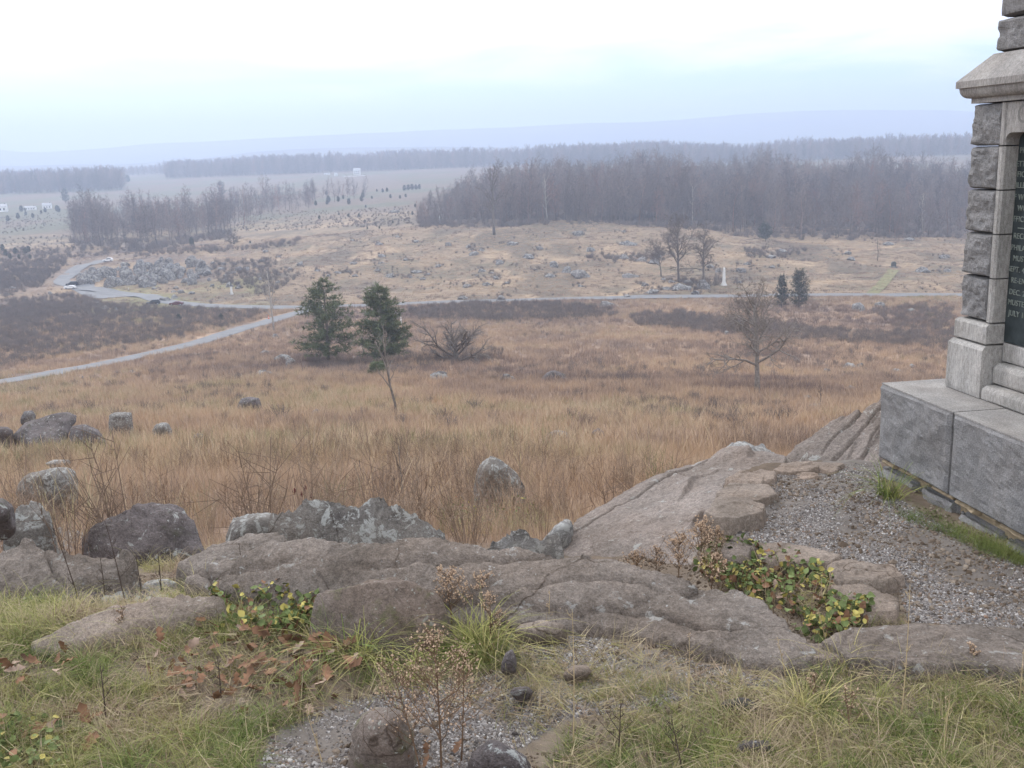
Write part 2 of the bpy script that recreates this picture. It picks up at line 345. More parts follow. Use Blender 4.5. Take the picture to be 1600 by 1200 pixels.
# ------------------------------------------------------------------ ground
def zone(name):  return ZONES[name]
ROAD_A = [(-60, 606), (0, 598), (100, 580), (180, 565), (250, 550), (320, 532), (380, 514), (430, 499), (470, 488), (500, 481), (530, 478)]
ROAD_B = [(72, 446), (90, 441), (100, 437)]
ROAD_MAIN = [(130, 452), (165, 455), (205, 460), (245, 469), (285, 475), (340, 479), (400, 481), (470, 481), (560, 479), (640, 475), (720, 472), (800, 470), (900, 467), (1000, 465), (1100, 463), (1260, 462), (1400, 461.5), (1520, 461), (1640, 460)]
ROAD_UP = [(120, 450), (100, 444), (94, 440), (104, 432), (114, 424), (128, 416), (146, 411), (170, 407)]
LOT = [(118, 444), (146, 441), (148, 450), (180, 456), (215, 463), (160, 467), (130, 462), (112, 453)]
GRAVEL_UP = [(1130, 818), (1170, 775), (1225, 732), (1375, 722), (1378, 762), (1460, 815), (1600, 880), (1640, 985), (1420, 972), (1400, 905), (1290, 872), (1150, 838)]
GRAVEL_LOW = [(770, 985), (880, 985), (1000, 1010), (1230, 1070), (1110, 1085), (1010, 1105), (880, 1125), (830, 1160), (700, 1230), (400, 1230), (420, 1150), (520, 1100), (640, 1070), (790, 1045)]
def dist_poly(x, y, pts):
    d = np.full(np.shape(x), 1e9)
    for a, b in zip(pts[:-1], pts[1:]):
        ab = b-a; t = np.clip(((x-a[0])*ab[0]+(y-a[1])*ab[1])/(ab@ab+1e-9), 0, 1)
        d = np.minimum(d, np.hypot(x-a[0]-t*ab[0], y-a[1]-t*ab[1]))
    return d
def smooth_line(pix):
    h = hit([p[0] for p in pix], [p[1] for p in pix])[:, :2]
    n = 8*len(h); s = np.linspace(0, len(h)-1, n)
    P = np.stack([np.interp(s, np.arange(len(h)), h[:, 0]), np.interp(s, np.arange(len(h)), h[:, 1])], 1)
    k = np.exp(-0.5*(np.arange(-9, 10)/3.5)**2); k /= k.sum()
    return np.stack([np.convolve(np.pad(P[:, c], 9, mode='reflect', reflect_type='odd'), k, 'valid') for c in (0, 1)], 1)
LINES = {'a': smooth_line(ROAD_A), 'm': smooth_line(ROAD_MAIN), 'u': smooth_line(ROAD_UP)}
LOTP = hit([p[0] for p in LOT], [p[1] for p in LOT])[:, :2]
G_UP = hit([p[0] for p in GRAVEL_UP], [p[1] for p in GRAVEL_UP])[:, :2]
G_LOW = hit([p[0] for p in GRAVEL_LOW], [p[1] for p in GRAVEL_LOW])[:, :2]
def road_dist(x, y):
    d = np.minimum(np.minimum(dist_poly(x, y, LINES['a']), dist_poly(x, y, LINES['m'])), dist_poly(x, y, LINES['u']))
    d = np.where(in_poly(np.ravel(x), np.ravel(y), LOTP).reshape(np.shape(x)), 0, d); return d

def make_ground():
    fwd = np.linspace(-0.62, 0.62, 420); rest = np.linspace(0.62, 2*math.pi-0.62, 50)[1:]
    ang = np.concatenate([fwd, rest]); na = len(ang)
    rr = np.concatenate([[0.6, 1.2, 1.8], np.exp(np.linspace(math.log(2.4), math.log(7000), 640))]); nr = len(rr)
    A, R = np.meshgrid(ang, rr); X = R*np.sin(A); Y = R*np.cos(A); Z = zf(X, Y)
    v = np.stack([X, Y, Z], -1).reshape(-1, 3)
    i = np.arange(nr-1)[:, None]*na; j = np.arange(na)[None, :]; j2 = (j+1) % na
    f = np.stack([i+j, i+j2, i+na+j2, i+na+j], -1).reshape(-1, 4)
    v = np.concatenate([v, [[0, 0, float(zf(np.array(0.), np.array(0.3)))]]])
    q = np.stack([np.arange(na), np.arange(na), (np.arange(na)+1) % na], 1); c = len(v)-1
    cen = [(int(c), int((k+1) % na), int(k)) for k in range(na)]
    # ground colours: what grows or lies where
    x, y = v[:, 0], v[:, 1]; Yd = np.hypot(x, y)
    n1 = fbm2(x, y, 14, 4, 31); n2 = fbm2(x, y*0.6, 55, 3, 32); n3 = fbm2(x, y, 3.0, 3, 33)
    def C(*c): return np.array(c)[None, :]
    def L(a, b, t): return a*(1-t[:, None])+b*t[:, None]
    soil = L(C(0.15, 0.115, 0.085), C(0.23, 0.19, 0.15), S(n3, -0.5, 0.5))
    tan = L(C(0.38, 0.27, 0.185), C(0.27, 0.20, 0.155), S(n1, -0.3, 0.5))
    ridge = L(C(0.27, 0.205, 0.14), C(0.18, 0.15, 0.105), S(n1+0.4*n3, -0.1, 0.6))
    farc = L(C(0.165, 0.128, 0.10), C(0.13, 0.13, 0.09), S(n2, -0.2, 0.4))
    ridge = L(ridge, C(0.40, 0.30, 0.20), S(1-np.abs(fbm2(x, y*0.8, 40, 3, 35)), .86, .97)*0.8); ridge = L(ridge, C(0.14, 0.115, 0.085), 0.8*S(fbm2(x, y, 24, 4, 36), .12, .38))
    brush = C(0.16, 0.125, 0.11)
    col = L(soil, tan, S(Yd, 7, 14)); col = L(col, ridge, S(Yd, 300, 340)); col = L(col, farc, S(Yd, 620, 800))
    tt = x/np.maximum(y, 1)
    col = L(col, brush, 0.75*S(n2, 0.05, 0.35)*S(Yd, 30, 80)*(1-S(Yd, 300, 330)))
    lefty = S(-tt, 0.20, 0.32)*S(Yd, 250, 300)*(1-S(Yd, 560, 700)); col = L(col, brush*1.25, 0.7*lefty*S(n1, -0.4, 0.3))
    lawn = S(-tt, 0.22, 0.26)*(1-S(-tt, 0.40, 0.43))*S(Yd, 335, 350)*(1-S(Yd, 430, 455)); col = L(col, C(0.22, 0.22, 0.10), 0.75*lawn*S(n1, -0.6, 0.1))
    wood = S(tt, -0.10, -0.07)*S(Yd, 545, 570)*(1-S(Yd, 880, 930)); col = L(col, C(0.13, 0.10, 0.08), wood)
    gr = (in_poly(x, y, G_UP) | in_poly(x, y, G_LOW)).astype(float)
    col = L(col, C(0.20, 0.18, 0.165), gr)
    me = mesh_np('ground', v, [tuple(map(int, r)) for r in f.tolist()] + cen, M_ground(), True)
    ca = me.color_attributes.new('albedo', 'FLOAT_COLOR', 'POINT')
    ca.data.foreach_set('color', np.concatenate([col, np.ones((len(col), 1))], 1).astype(np.float32).ravel())
    o = link('ground', me); tag(o, kind='structure'); return o
def M_ground():
    m, t, b = new_mat('ground_cover'); g = t.nodes.new('ShaderNodeNewGeometry').outputs['Position']
    a = N(t, 'ShaderNodeAttribute', attribute_name='albedo').outputs['Color']
    c = mixc(t, 0.8, a, ramp(t, [(0.28, (0.55, 0.53, 0.52)), (0.72, (1.4, 1.38, 1.34))], noise(t, g, 0.35, 8, 0.68)), 'MULTIPLY')
    c = mixc(t, 0.7, c, ramp(t, [(0.3, (0.6, 0.58, 0.56)), (0.7, (1.35, 1.33, 1.3))], noise(t, g, 9, 6, 0.7)), 'MULTIPLY')
    t.links.new(c, b.inputs['Base Color'])
    bp = N(t, 'ShaderNodeBump', ins={'Strength': 0.7, 'Distance': 0.05}); t.links.new(noise(t, g, 7, 8, 0.75), bp.inputs['Height']); t.links.new(bp.outputs[0], b.inputs['Normal'])
    return m
make_ground()

def ribbon(name, line, width, off, mat):
    d = np.gradient(line, axis=0); d /= np.linalg.norm(d, axis=1)[:, None]+1e-9; nrm = np.stack([-d[:, 1], d[:, 0]], 1)
    k = 7; v = []
    for i in range(len(line)):
        for s in np.linspace(-0.5, 0.5, k):
            p = line[i]+nrm[i]*s*width; v.append((p[0], p[1], 0))
    v = np.array(v); z = zf(v[:, 0], v[:, 1]).reshape(-1, k)
    v[:, 2] = (np.maximum(z, z.mean(1, keepdims=True)) + off).ravel()
    f = [(i*k+j, i*k+j+1, (i+1)*k+j+1, (i+1)*k+j) for i in range(len(line)-1) for j in range(k-1)]
    return tag(link(name, mesh_np(name, v, f, mat, True)), kind='structure')
ribbon('road', LINES['m'], 7.0, 0.16, M['asphalt'])
ribbon('side_road', LINES['a'], 6.0, 0.11, M['asphalt'])
ribbon('park_road', LINES['u'], 6.5, 0.13, M['asphalt'])
def lot():
    c = LOTP.mean(0); v = [(c[0], c[1])]; n = len(LOTP)
    for r in (0.33, 0.66, 1.0):
        for k in range(n*3):
            a = LOTP[k//3]; b = LOTP[(k//3+1) % n]; p = a+(b-a)*(k % 3)/3; v.append(tuple(c+(p-c)*r))
    v = np.array(v); z = zf(v[:, 0], v[:, 1])+0.20; m = n*3
    f = [(0, 1+k, 1+(k+1) % m) for k in range(m)] + [(1+q*m+k, 1+(q+1)*m+k, 1+(q+1)*m+(k+1) % m, 1+q*m+(k+1) % m) for q in (0, 1) for k in range(m)]
    return tag(link('parking_lot', mesh_np('parking_lot', np.column_stack([v, z]), f, M['asphalt'])), kind='structure')
lot()
# mown grass track climbing from the road
tr = smooth_line([(1363, 459), (1376, 447), (1388, 434), (1396, 422)])
ribbon('grass_track', tr, 4.0, 0.14, smat('track_grass', (0.20, 0.185, 0.09), 0.3, 0.6))

def mountain(name, Y, prof, depth, col):
    xs = np.linspace(-0.75, 0.75, 260); n = 12
    py = np.interp(xs, [(p[0]-800)/1600 for p in prof], [p[1] for p in prof])
    hz = [float(_z_for(t, Y, q)) for t, q in zip(xs, py)]
    hz = np.array(hz)+fbm2(xs*Y, np.zeros_like(xs), 900, 4, 77)*Y*0.0011
    v = []
    for j in range(n+1):
        u = j/n*2-1; w = 1-u*u
        yy = Y+u*depth; v += [(x*Y, yy, -50+(h+50)*(w**0.8)*(1+0.06*float(0))) for x, h in zip(xs, hz)]
    v = np.array(v); v[:, 2] += fbm2(v[:, 0], v[:, 1], 420, 3, 78)*Y*0.0012*((v[:, 2] > -40))
    m = len(xs); f = [(j*m+i, j*m+i+1, (j+1)*m+i+1, (j+1)*m+i) for j in range(n) for i in range(m-1)]
    return tag(link(name, mesh_np(name, v, f, smat(name+'_cover', col, 0.3, 0.004), True)), kind='structure')
mountain('hill_range', 4100, [(-400, 255), (0, 258), (200, 256), (330, 250), (420, 238), (560, 231), (700, 229), (900, 231), (1040, 226), (1200, 222), (1500, 214), (2000, 205)], 500, (0.10, 0.10, 0.09))
mountain('mountain_range', 6300, [(-400, 236), (0, 232), (60, 237), (120, 236), (260, 224), (420, 216), (600, 207), (800, 199), (1000, 190), (1150, 180), (1300, 172), (1420, 171), (1520, 174), (1700, 182), (2000, 190)], 800, (0.10, 0.10, 0.09))

# the hazy air
hz = MB(); hz.box((-7300, -7300, -60), (7300, 7300, 265))
hm = bpy.data.materials.new('haze_air'); hm.use_nodes = True; ht = hm.node_tree; ht.nodes.clear()
ho = N(ht, 'ShaderNodeOutputMaterial'); pv = N(ht, 'ShaderNodeVolumePrincipled')
pv.inputs['Color'].default_value = (0.66, 0.77, 0.99, 1); pv.inputs['Density'].default_value = 0.00042; pv.inputs['Anisotropy'].default_value = 0.35
ht.links.new(pv.outputs[0], ho.inputs['Volume'])
tag(link('haze', hz.mesh('haze', hm)), kind='stuff')

# ------------------------------------------------------------------ rocks
_ico = {}
def ico(n):
    if n not in _ico:
        b = bmesh.new(); bmesh.ops.create_icosphere(b, subdivisions=n, radius=1); b.verts.ensure_lookup_table()
        _ico[n] = (np.array([v.co[:] for v in b.verts]), np.array([[v.index for v in f.verts] for f in b.faces])); b.free()
    return _ico[n]
def planes_of(pts):
    b = bmesh.new(); vs_ = [b.verts.new(p) for p in pts]; bmesh.ops.convex_hull(b, input=vs_); b.normal_update()
    pl = {}
    for f in b.faces:
        if f.calc_area() < 1e-7: continue
        n = np.array(f.normal); d = float(n@np.array(f.verts[0].co)); pl[tuple(np.round(n, 2))] = (n, d)
    b.free(); return np.array([p[0] for p in pl.values()]), np.array([p[1] for p in pl.values()])
def normals(v, f):
    n = np.zeros_like(v); fn = np.cross(v[f[:, 1]]-v[f[:, 0]], v[f[:, 2]]-v[f[:, 0]])
    for k in range(3): np.add.at(n, f[:, k], fn)
    return n/(np.linalg.norm(n, axis=1)[:, None]+1e-12)
def rock_verts(pts, sub=5, p=14, amp=0.05, freq=2.0, strata=None, cracks=(), seed=0, fine=0.01, facets=22):
    pts = np.asarray(pts, float); lo, hi = pts.min(0), pts.max(0); c = (lo+hi)/2; e = np.maximum((hi-lo)/2, 1e-3)
    q = (pts-c)/e; n, d = planes_of(q); d = np.maximum(d, 0.05)
    rs = np.random.default_rng(seed+1000); fn_ = rs.normal(size=(facets, 3)); fn_ /= np.linalg.norm(fn_, axis=1)[:, None]
    n = np.concatenate([n, fn_]); d = np.concatenate([d, np.maximum((q@fn_.T).max(0)*rs.uniform(0.86, 1.0, facets), 0.05)]); p = p*1.9
    dv, f = ico(sub); g = np.maximum(dv@n.T, 1e-4)/d
    r = (g**p).sum(1)**(-1.0/p)
    v = dv*r[:, None]*e*1.05; sz = float(np.mean(e))
    nn = normals(v, f); s = seed*7.1
    disp = fbm((v/sz)*freq*0.5+s, 3, seed)*amp*sz*0.45
    for fq, am, k_ in ((0.8, 0.55, 2.6), (2.0, 0.30, 2.2)):
        t = fbm((v/sz)*freq*fq*np.array([1, 1, 1.7])+s+31, 4, seed+20)*k_; fr = t-np.floor(t); disp += (np.floor(t)+S(fr, 0.40, 0.56))/k_*amp*sz*am
    if strata:
        sn, L, A = strata; sn = np.asarray(sn, float); sn /= np.linalg.norm(sn)
        t = (v@sn)/L + 0.35*fbm(v/sz*0.9+s+3, 4, seed+60) ; fr = t-np.floor(t)
        amt = A*(0.4+0.6*(_h(np.floor(t).astype(np.int64), np.int64(3), np.int64(seed), 5)*0.5+0.5))
        disp += amt*(S(fr, 0.0, 0.07)*(1-fr*0.9) - 0.35)*S(fbm(v/sz*1.3+s+5, 3, seed+70), -0.15, 0.25)
    for cn, co, cw, cdp in cracks:
        cn = np.asarray(cn, float); cn /= np.linalg.norm(cn)
        h = (v@cn)-co+0.12*sz*fbm(v/sz*1.6+s+1, 5, seed+80); disp -= cdp*np.exp(-(h/cw)**2)
    disp += fbm(v/sz*14+s, 4, seed+90, 0.65)*fine*sz*1.8
    return c, v+nn*disp[:, None], f
ROCKN = [0]
def slab(label, pts, drop, mat, name='rock_slab', cat='rock slab', edge=0.05, rough=0.02, sheets=(0, 0, 0), cracks=(), dirn=(0.2, 0.9), jag=0.035, dome=0.0):
    # a bedrock sheet: crisp broken edges, thin layers flaking off its face, joints; it goes down 'drop' at its rim
    a = np.array(pts, float); d = ray(a[:, 0], a[:, 1]); P = CAM+d*((a[:, 2]-EYE)/d[:, 2])[:, None]; poly = P[:, :2]
    lo, hi = poly.min(0)-0.08, poly.max(0)+0.08; st = max(0.011, float(np.sqrt((hi-lo).prod()/30000)))
    gx, gy = np.arange(lo[0], hi[0], st), np.arange(lo[1], hi[1], st); X, Y = np.meshgrid(gx, gy); x, y = X.ravel(), Y.ravel(); ROCKN[0] += 1; sd = ROCKN[0]
    cl = [np.append(p, 0)[:2] for p in np.vstack([poly, poly[:1]])]; ds = dist_poly(x, y, cl); ds = np.where(in_poly(x, y, poly), ds, -ds)
    ds = ds + fbm2(x, y, 0.30, 4, sd)*jag + np.abs(fbm2(x, y, 0.09, 3, sd+7))*jag*0.4 + jag*0.45
    A = np.c_[np.ones(len(P)), P[:, :2]]; co, *_ = np.linalg.lstsq(A, P[:, 2], rcond=None); res = P[:, 2]-A@co
    w = 1/((x[:, None]-P[:, 0])**2+(y[:, None]-P[:, 1])**2+0.02); z = co[0]+co[1]*x+co[2]*y+(w*res).sum(1)/w.sum(1)
    sc = float(np.sqrt((hi-lo).prod()))
    z = z + dome*S(ds, 0, 0.25*sc) + fbm2(x, y, 0.45*sc+0.1, 4, sd+11)*rough*1.2 + fbm2(x, y, 0.10, 4, sd+12)*rough*0.35 + fbm2(x, y, 0.03, 2, sd+13)*rough*0.14
    L, Ah, k = sheets
    if Ah:
        t = (x*dirn[0]+y*dirn[1])/L + fbm2(x, y, 0.5*sc, 4, sd+14)*k; fr = t-np.floor(t); z = z + Ah*(S(fr, 0, 0.045)-fr)*S(fbm2(x, y, .4*sc, 2, sd+15), -.25, .1)
    for (cx, cy, co_, cw, cd) in cracks:
        h = (x-poly[:, 0].mean())*cx+(y-poly[:, 1].mean())*cy-co_+fbm2(x, y, .35*sc, 5, sd+16)*.06*sc; z = z-cd*np.exp(-(h/cw)**2)*S(fbm2(x, y, .5*sc, 2, sd+17+int(co_*50)), -.45, -.1)
    z = z - 0.25*edge*(1-S(ds, 0, 0.10)) - drop*(1-S(ds, -edge*0.8, edge*0.2))
    keep = (ds > -edge*1.1).reshape(X.shape); n = X.shape[1]; c = keep[:-1, :-1] | keep[1:, :-1] | keep[:-1, 1:] | keep[1:, 1:]
    i, j = np.nonzero(c); q = i*n+j; F = np.stack([q, q+1, q+n+1, q+n], 1); used = np.unique(F); mp_ = np.full(x.size, -1); mp_[used] = np.arange(len(used))
    cen = np.array([poly[:, 0].mean(), poly[:, 1].mean(), P[:, 2].mean()]); v = np.stack([x, y, z], 1)[used]-cen
    ob = link(name, mesh_np(name, v, mp_[F], mat, True), None, cen); ob['label'] = label; ob['category'] = cat; return ob
def rock(label, outline, Y, T, mat, dY=None, sub=5, lift=0, name='boulder', bury=0.0, cat='boulder', bulge=0.3, **kw):
    o = np.array(outline, float); dy = np.zeros(len(o)) if dY is None else np.asarray(dY, float)
    P = at(o[:, 0], o[:, 1], Y+dy); c = o.mean(0); ymax = o[:, 1].max()
    B = at(*(c+(o-c)*0.86).T, Y+dy+T); Fm = at(*(c+(o-c)*0.6).T, Y+dy-T*bulge)
    low = P[o[:, 1] > ymax-0.4*(ymax-o[:, 1].min())].copy(); low[:, 2] -= bury; low[:, 1] += 0.02
    ROCKN[0] += 1
    cen, v, f = rock_verts(np.concatenate([P, B, Fm, low]), sub=sub, seed=ROCKN[0], **kw)
    me = mesh_np(name, v, f, mat, sub < 5 or True)
    ob = link(name, me, None, cen); ob['label'] = label; ob['category'] = cat
    return ob

slab('long weathered grey brown ledge running behind the rounded grass ringed boulder',
     [(296, 908, .03), (325, 884, .10), (380, 862, .17), (430, 846, .22), (510, 834, .27), (600, 838, .27), (700, 850, .25), (860, 868, .22), (1000, 884, .19), (1072, 902, .16), (1090, 914, .14), (1000, 924, .15), (900, 926, .15), (760, 924, .13), (650, 925, .10), (520, 934, .04), (420, 938, .01), (330, 926, .0)],
     0.45, M['ledge'], 'rock_ledge', 'rock ledge', edge=.06, rough=.02, sheets=(.34, .045, .9), dirn=(.12, -.95), cracks=[(.15, .98, .05, .010, .05), (.10, .99, -.16, .008, .04), (.8, .6, -.75, .008, .05)])
slab('dark stepped lower ledge dropping from the long ledge towards the creeper patch',
     [(700, 962, .02), (800, 946, .05), (900, 938, .07), (1000, 930, .10), (1085, 914, .12), (1130, 922, .11), (1190, 948, .09), (1240, 985, .07), (1290, 1034, .02), (1240, 1044, .02), (1160, 1022, .04), (1060, 996, .06), (960, 982, .04), (860, 972, .03), (760, 972, .01)],
     0.4, M['ledge'], 'rock_ledge', 'rock ledge', edge=.05, rough=.022, sheets=(.26, .04, 0.8), dirn=(-.25, -.9), cracks=[(.3, .95, .0, .009, .05)])
slab('rounded grey boulder ringed by long green grass in front of the ledge',
     [(500, 938, .17), (514, 912, .25), (552, 893, .31), (602, 885, .33), (648, 891, .31), (682, 915, .25), (692, 942, .18), (650, 954, .19), (580, 956, .19), (515, 950, .16)],
     .34, M['mossy'], 'boulder', 'boulder', edge=.11, rough=.03, sheets=(.5, .02, .8), dirn=(.3, -.9), cracks=[(.4, .9, .05, .008, .03)], dome=.05, jag=.025)
slab('peaked lichen covered boulder rising just behind the long ledge',
     [(428, 826, -.08), (446, 794, .06), (478, 764, .16), (512, 774, .14), (560, 788, .09), (620, 808, .02), (700, 850, -.12), (640, 868, -.17), (540, 856, -.15), (445, 842, -.13)],
     .6, M['lichen'], 'boulder', 'boulder', edge=.05, rough=.035, sheets=(.3, .04, .8), dirn=(-.6, .7), cracks=[(.6, .8, .0, .01, .05), (-.5, .8, .1, .008, .04)], dome=.03)
rock('low grey boulder with a notched top beside the peaked lichened boulder',
     [(352, 850), (362, 812), (395, 803), (438, 806), (450, 830), (440, 858), (380, 866)], 6.5, 0.6, M['lichen'], sub=5, p=14, amp=0.08, freq=2.5, bury=0.4)
slab('narrow grey stone slab sloping down from the peaked boulder into grass',
     [(285, 880, -.08), (330, 852, -.02), (390, 830, .04), (436, 824, .08), (450, 842, .04), (385, 864, -.03), (320, 888, -.09)], .35, M['ledge'], edge=.05, rough=.02, sheets=(.2, .03, 1), dirn=(.5, .8))
slab('huge pinkish sloping rock face rising from the ledge to the flagstones',
     [(864, 850, -.62), (900, 808, -.55), (960, 770, -.44), (1060, 728, -.31), (1130, 700, -.21), (1168, 695, -.18), (1206, 705, -.22), (1226, 722, -.30), (1215, 770, -.28), (1150, 842, -.33), (1100, 890, -.42), (980, 896, -.56), (888, 888, -.64)],
     .6, M['slab'], edge=.05, rough=.03, sheets=(.6, .05, .6), dirn=(-.75, .62), cracks=[(-.55, .8, .38, .012, .05), (.7, .6, .3, .008, .03)], dome=.06)
rock('craggy grey lichened rock crown at the top of the sloping rock face',
     [(1120, 712), (1140, 698), (1160, 693), (1195, 703), (1222, 722), (1212, 740), (1170, 748), (1130, 740)], 9.0, 0.5, M['white'], sub=5, p=14, amp=0.14, freq=3.5, bury=0.3, strata=((-.5, .2, .8), .07, .03))
slab('tilted pinkish slab with long cracks beside the granite monument base',
     [(1222, 724, -.36), (1255, 690, -.20), (1300, 655, -.02), (1345, 630, .12), (1385, 620, .16), (1450, 632, .12), (1450, 722, -.12), (1380, 726, -.22), (1300, 728, -.30)],
     .6, M['slab'], edge=.05, rough=.02, sheets=(.13, .028, .6), dirn=(-.62, .78), cracks=[(-.6, .8, .02, .012, .06), (-.55, .83, .15, .009, .05), (-.65, .75, -.12, .009, .04)], dome=.03)
slab('pale splintered rock wedged between the ledge and the sloping rock face',
     [(758, 848, -.42), (768, 828, -.33), (800, 828, -.33), (840, 838, -.37), (866, 852, -.43), (870, 874, -.52), (800, 872, -.50)], .35, M['white'], 'boulder', 'boulder', edge=.04, rough=.03, sheets=(.12, .035, .9), dirn=(.5, .8))
rock('small pale lichened rock leaning on the foot of the sloping rock face',
     [(846, 850), (862, 828), (884, 811), (896, 815), (884, 850), (868, 872), (850, 868)], 7.1, 0.4, M['white'], sub=4, p=14, amp=0.10, freq=3, bury=0.3)
rock('upright angular boulder standing alone in the tall grass behind the ledge',
     [(742, 760), (748, 728), (764, 715), (780, 720), (806, 738), (819, 760), (817, 790), (770, 800), (742, 792)], 15.5, 0.7, M['lichen'], sub=5, p=30, facets=3, amp=0.04, freq=2.6, bury=0.4, strata=((.8, .1, .6), .25, .04))
slab('broad rust stained boulder with a hollow face among dry weeds',
     [(126, 846, -.64), (150, 822, -.57), (200, 797, -.49), (240, 786, -.46), (282, 790, -.47), (304, 812, -.55), (320, 854, -.68), (240, 860, -.69), (160, 858, -.67)],
     .45, M['dark'], 'boulder', 'boulder', edge=.06, rough=.035, sheets=(.3, .05, .8), dirn=(.3, -.9), cracks=[(.5, .85, .0, .012, .06)], dome=.06)
slab('wide flat grey ledge beside the rubble with dark stems growing before it',
     [(-60, 885, -.02), (0, 862, .05), (50, 850, .09), (110, 858, .08), (175, 866, .04), (205, 882, -.02), (180, 896, -.05), (100, 906, -.06), (0, 912, -.06)], .35, M['ledge'], 'rock_ledge', 'rock ledge', edge=.05, rough=.03, sheets=(.22, .045, .9), dirn=(.5, .8), cracks=[(.7, .7, .0, .01, .05)])
rock('dark mossy rounded boulder beside the lichened rubble at the frame edge',
     [(-45, 818), (-35, 786), (2, 778), (20, 793), (19, 815), (5, 826)], 7.0, 0.5, M['dark'], sub=5, p=16, amp=0.07, bury=0.1)
slab('pale wedge shaped rock with a green mossy end above the rubble',
     [(6, 828, -.58), (28, 798, -.48), (50, 785, -.42), (77, 790, -.45), (74, 814, -.55), (55, 834, -.62)],
     .4, M['lichen'], 'boulder', 'boulder', edge=.04, rough=.03, sheets=(.14, .03, .8), dirn=(.6, .6))
rock('low rounded grey outcrop half hidden by dry grass above the rubble',
     [(25, 765), (35, 745), (80, 733), (115, 732), (122, 752), (110, 778), (40, 780)], 16, 0.9, M['lichen'], sub=5, p=10, amp=0.06, bury=0.5)
rock('flat pale sliver of rock lying in the straw coloured grass',
     [(70, 724), (85, 718), (108, 718), (110, 724), (90, 728)], 26, 0.7, M['white'], sub=3, bury=0.2)
rock('large tilted dark boulder with an overhanging shaded underside',
     [(20, 682), (40, 663), (75, 650), (105, 646), (117, 652), (108, 668), (90, 690), (45, 694)], 46, 2.4, M['dark'], dY=[0, .3, .8, 1, .8, 0, -1, -1], sub=5, p=22, amp=0.05, bury=0.5, strata=((.3, .0, .9), .9, .15), bulge=-0.3)
rock('dark grey boulder leaning against the large tilted boulder',
     [(108, 690), (112, 667), (135, 664), (152, 672), (167, 692), (160, 698), (115, 698)], 44, 1.8, M['dark'], sub=5, p=14, amp=0.07, bury=0.5)
rock('thin dark flat topped rock peeking past the large tilted boulder', [(-10, 682), (-5, 668), (12, 667), (20, 674), (15, 684)], 45, 1.2, M['dark'], sub=4, bury=0.5)
rock('small pale rock behind the large tilted boulder', [(32, 655), (38, 643), (50, 641), (56, 649), (52, 657)], 62, 1.0, M['far'], sub=4, bury=0.4)
rock('square topped grey boulder standing in the orange grass', [(170, 665), (171, 649), (180, 645), (205, 645), (207, 668), (195, 674), (175, 672)], 58, 1.3, M['lichen'], sub=5, p=24, amp=0.05, bury=0.6)
rock('small domed grey boulder near the square topped boulder', [(238, 674), (243, 664), (253, 660), (264, 663), (269, 674), (255, 680)], 52, 0.9, M['lichen'], sub=4, p=10, amp=0.08, bury=0.5)
rock('low flat grey stone barely rising above the orange grass', [(298, 686), (306, 678), (316, 678), (321, 686)], 50, 0.6, M['lichen'], sub=3, bury=0.4)
rock('dark domed boulder at the top of the orange slope', [(371, 634), (376, 624), (390, 620), (404, 622), (409, 634), (390, 640)], 82, 1.6, M['dark'], sub=4, p=12, amp=0.08, bury=0.6)
rock('pale pointed boulder beside a flat stone in the tall grass', [(847, 692), (856, 678), (868, 672), (885, 675), (892, 690), (870, 696)], 44, 1.0, M['lichen'], sub=4, p=16, amp=0.09, bury=0.5)
rock('small dark pointed boulder beyond the pale pointed boulder', [(917, 684), (928, 673), (935, 669), (943, 675), (943, 686)], 45, 0.7, M['dark'], sub=4, p=18, bury=0.5)
rock('flat whitish stone slab lying in the tall grass', [(795, 697), (805, 690), (830, 691), (848, 693), (850, 700), (820, 702)], 42, 0.7, M['white'], sub=4, bury=0.3)
rock('brownish triangular boulder at the far edge of the orange grass', [(842, 600), (850, 586), (863, 579), (882, 585), (892, 599), (868, 604)], 122, 2.6, M['dark'], sub=4, p=18, amp=0.08, bury=0.8)
slab('long low stone sunk in green grass beside the leaf litter',
     [(58, 1002, .03), (85, 984, .06), (150, 957, .08), (230, 944, .085), (320, 936, .08), (348, 946, .05), (310, 955, .05), (220, 966, .05), (150, 984, .04), (92, 1008, .02)], .2, M['flag'], 'flagstone', 'flagstone', edge=.03, rough=.02, sheets=(.12, .02, 1), dirn=(.3, .9))
rock('mossy pointed stone behind the branching weed, between grass and gravel',
     [(540, 1215), (548, 1150), (565, 1115), (592, 1103), (625, 1112), (648, 1150), (655, 1215)], 3.4, 0.3, M['mossy'], sub=5, p=10, amp=0.07, freq=2.2, bury=0.1)
rock('dark rounded stone cut off by the bottom edge beside the branching weed',
     [(725, 1225), (735, 1180), (765, 1156), (790, 1162), (825, 1185), (840, 1225)], 3.3, 0.25, M['dark'], sub=5, p=10, amp=0.07, freq=2.2, bury=0.1)
rock('low dark stone nestled in the grass below the stepped ledge', [(1112, 1112), (1130, 1094), (1160, 1088), (1190, 1102), (1188, 1118), (1140, 1122)], 3.75, 0.2, M['dark'], sub=4, p=10, bury=0.06)
rock('flat dark stone buried in grass near the bottom edge', [(1140, 1172), (1160, 1158), (1200, 1156), (1215, 1172), (1170, 1182)], 3.45, 0.2, M['dark'], sub=4, p=10, bury=0.06)
rock('wedge shaped brown stone lying before the stepped ledge', [(803, 985), (815, 973), (850, 970), (882, 978), (884, 998), (865, 1003), (820, 995)], 4.35, 0.16, M['flag'], sub=4, p=16, amp=0.07, bury=0.08)
rock('small dark stone beside the green grass tuft on the gravel', [(782, 1040), (790, 1020), (800, 1013), (808, 1030), (806, 1042)], 4.0, 0.1, M['dark'], sub=3, p=10, bury=0.05)
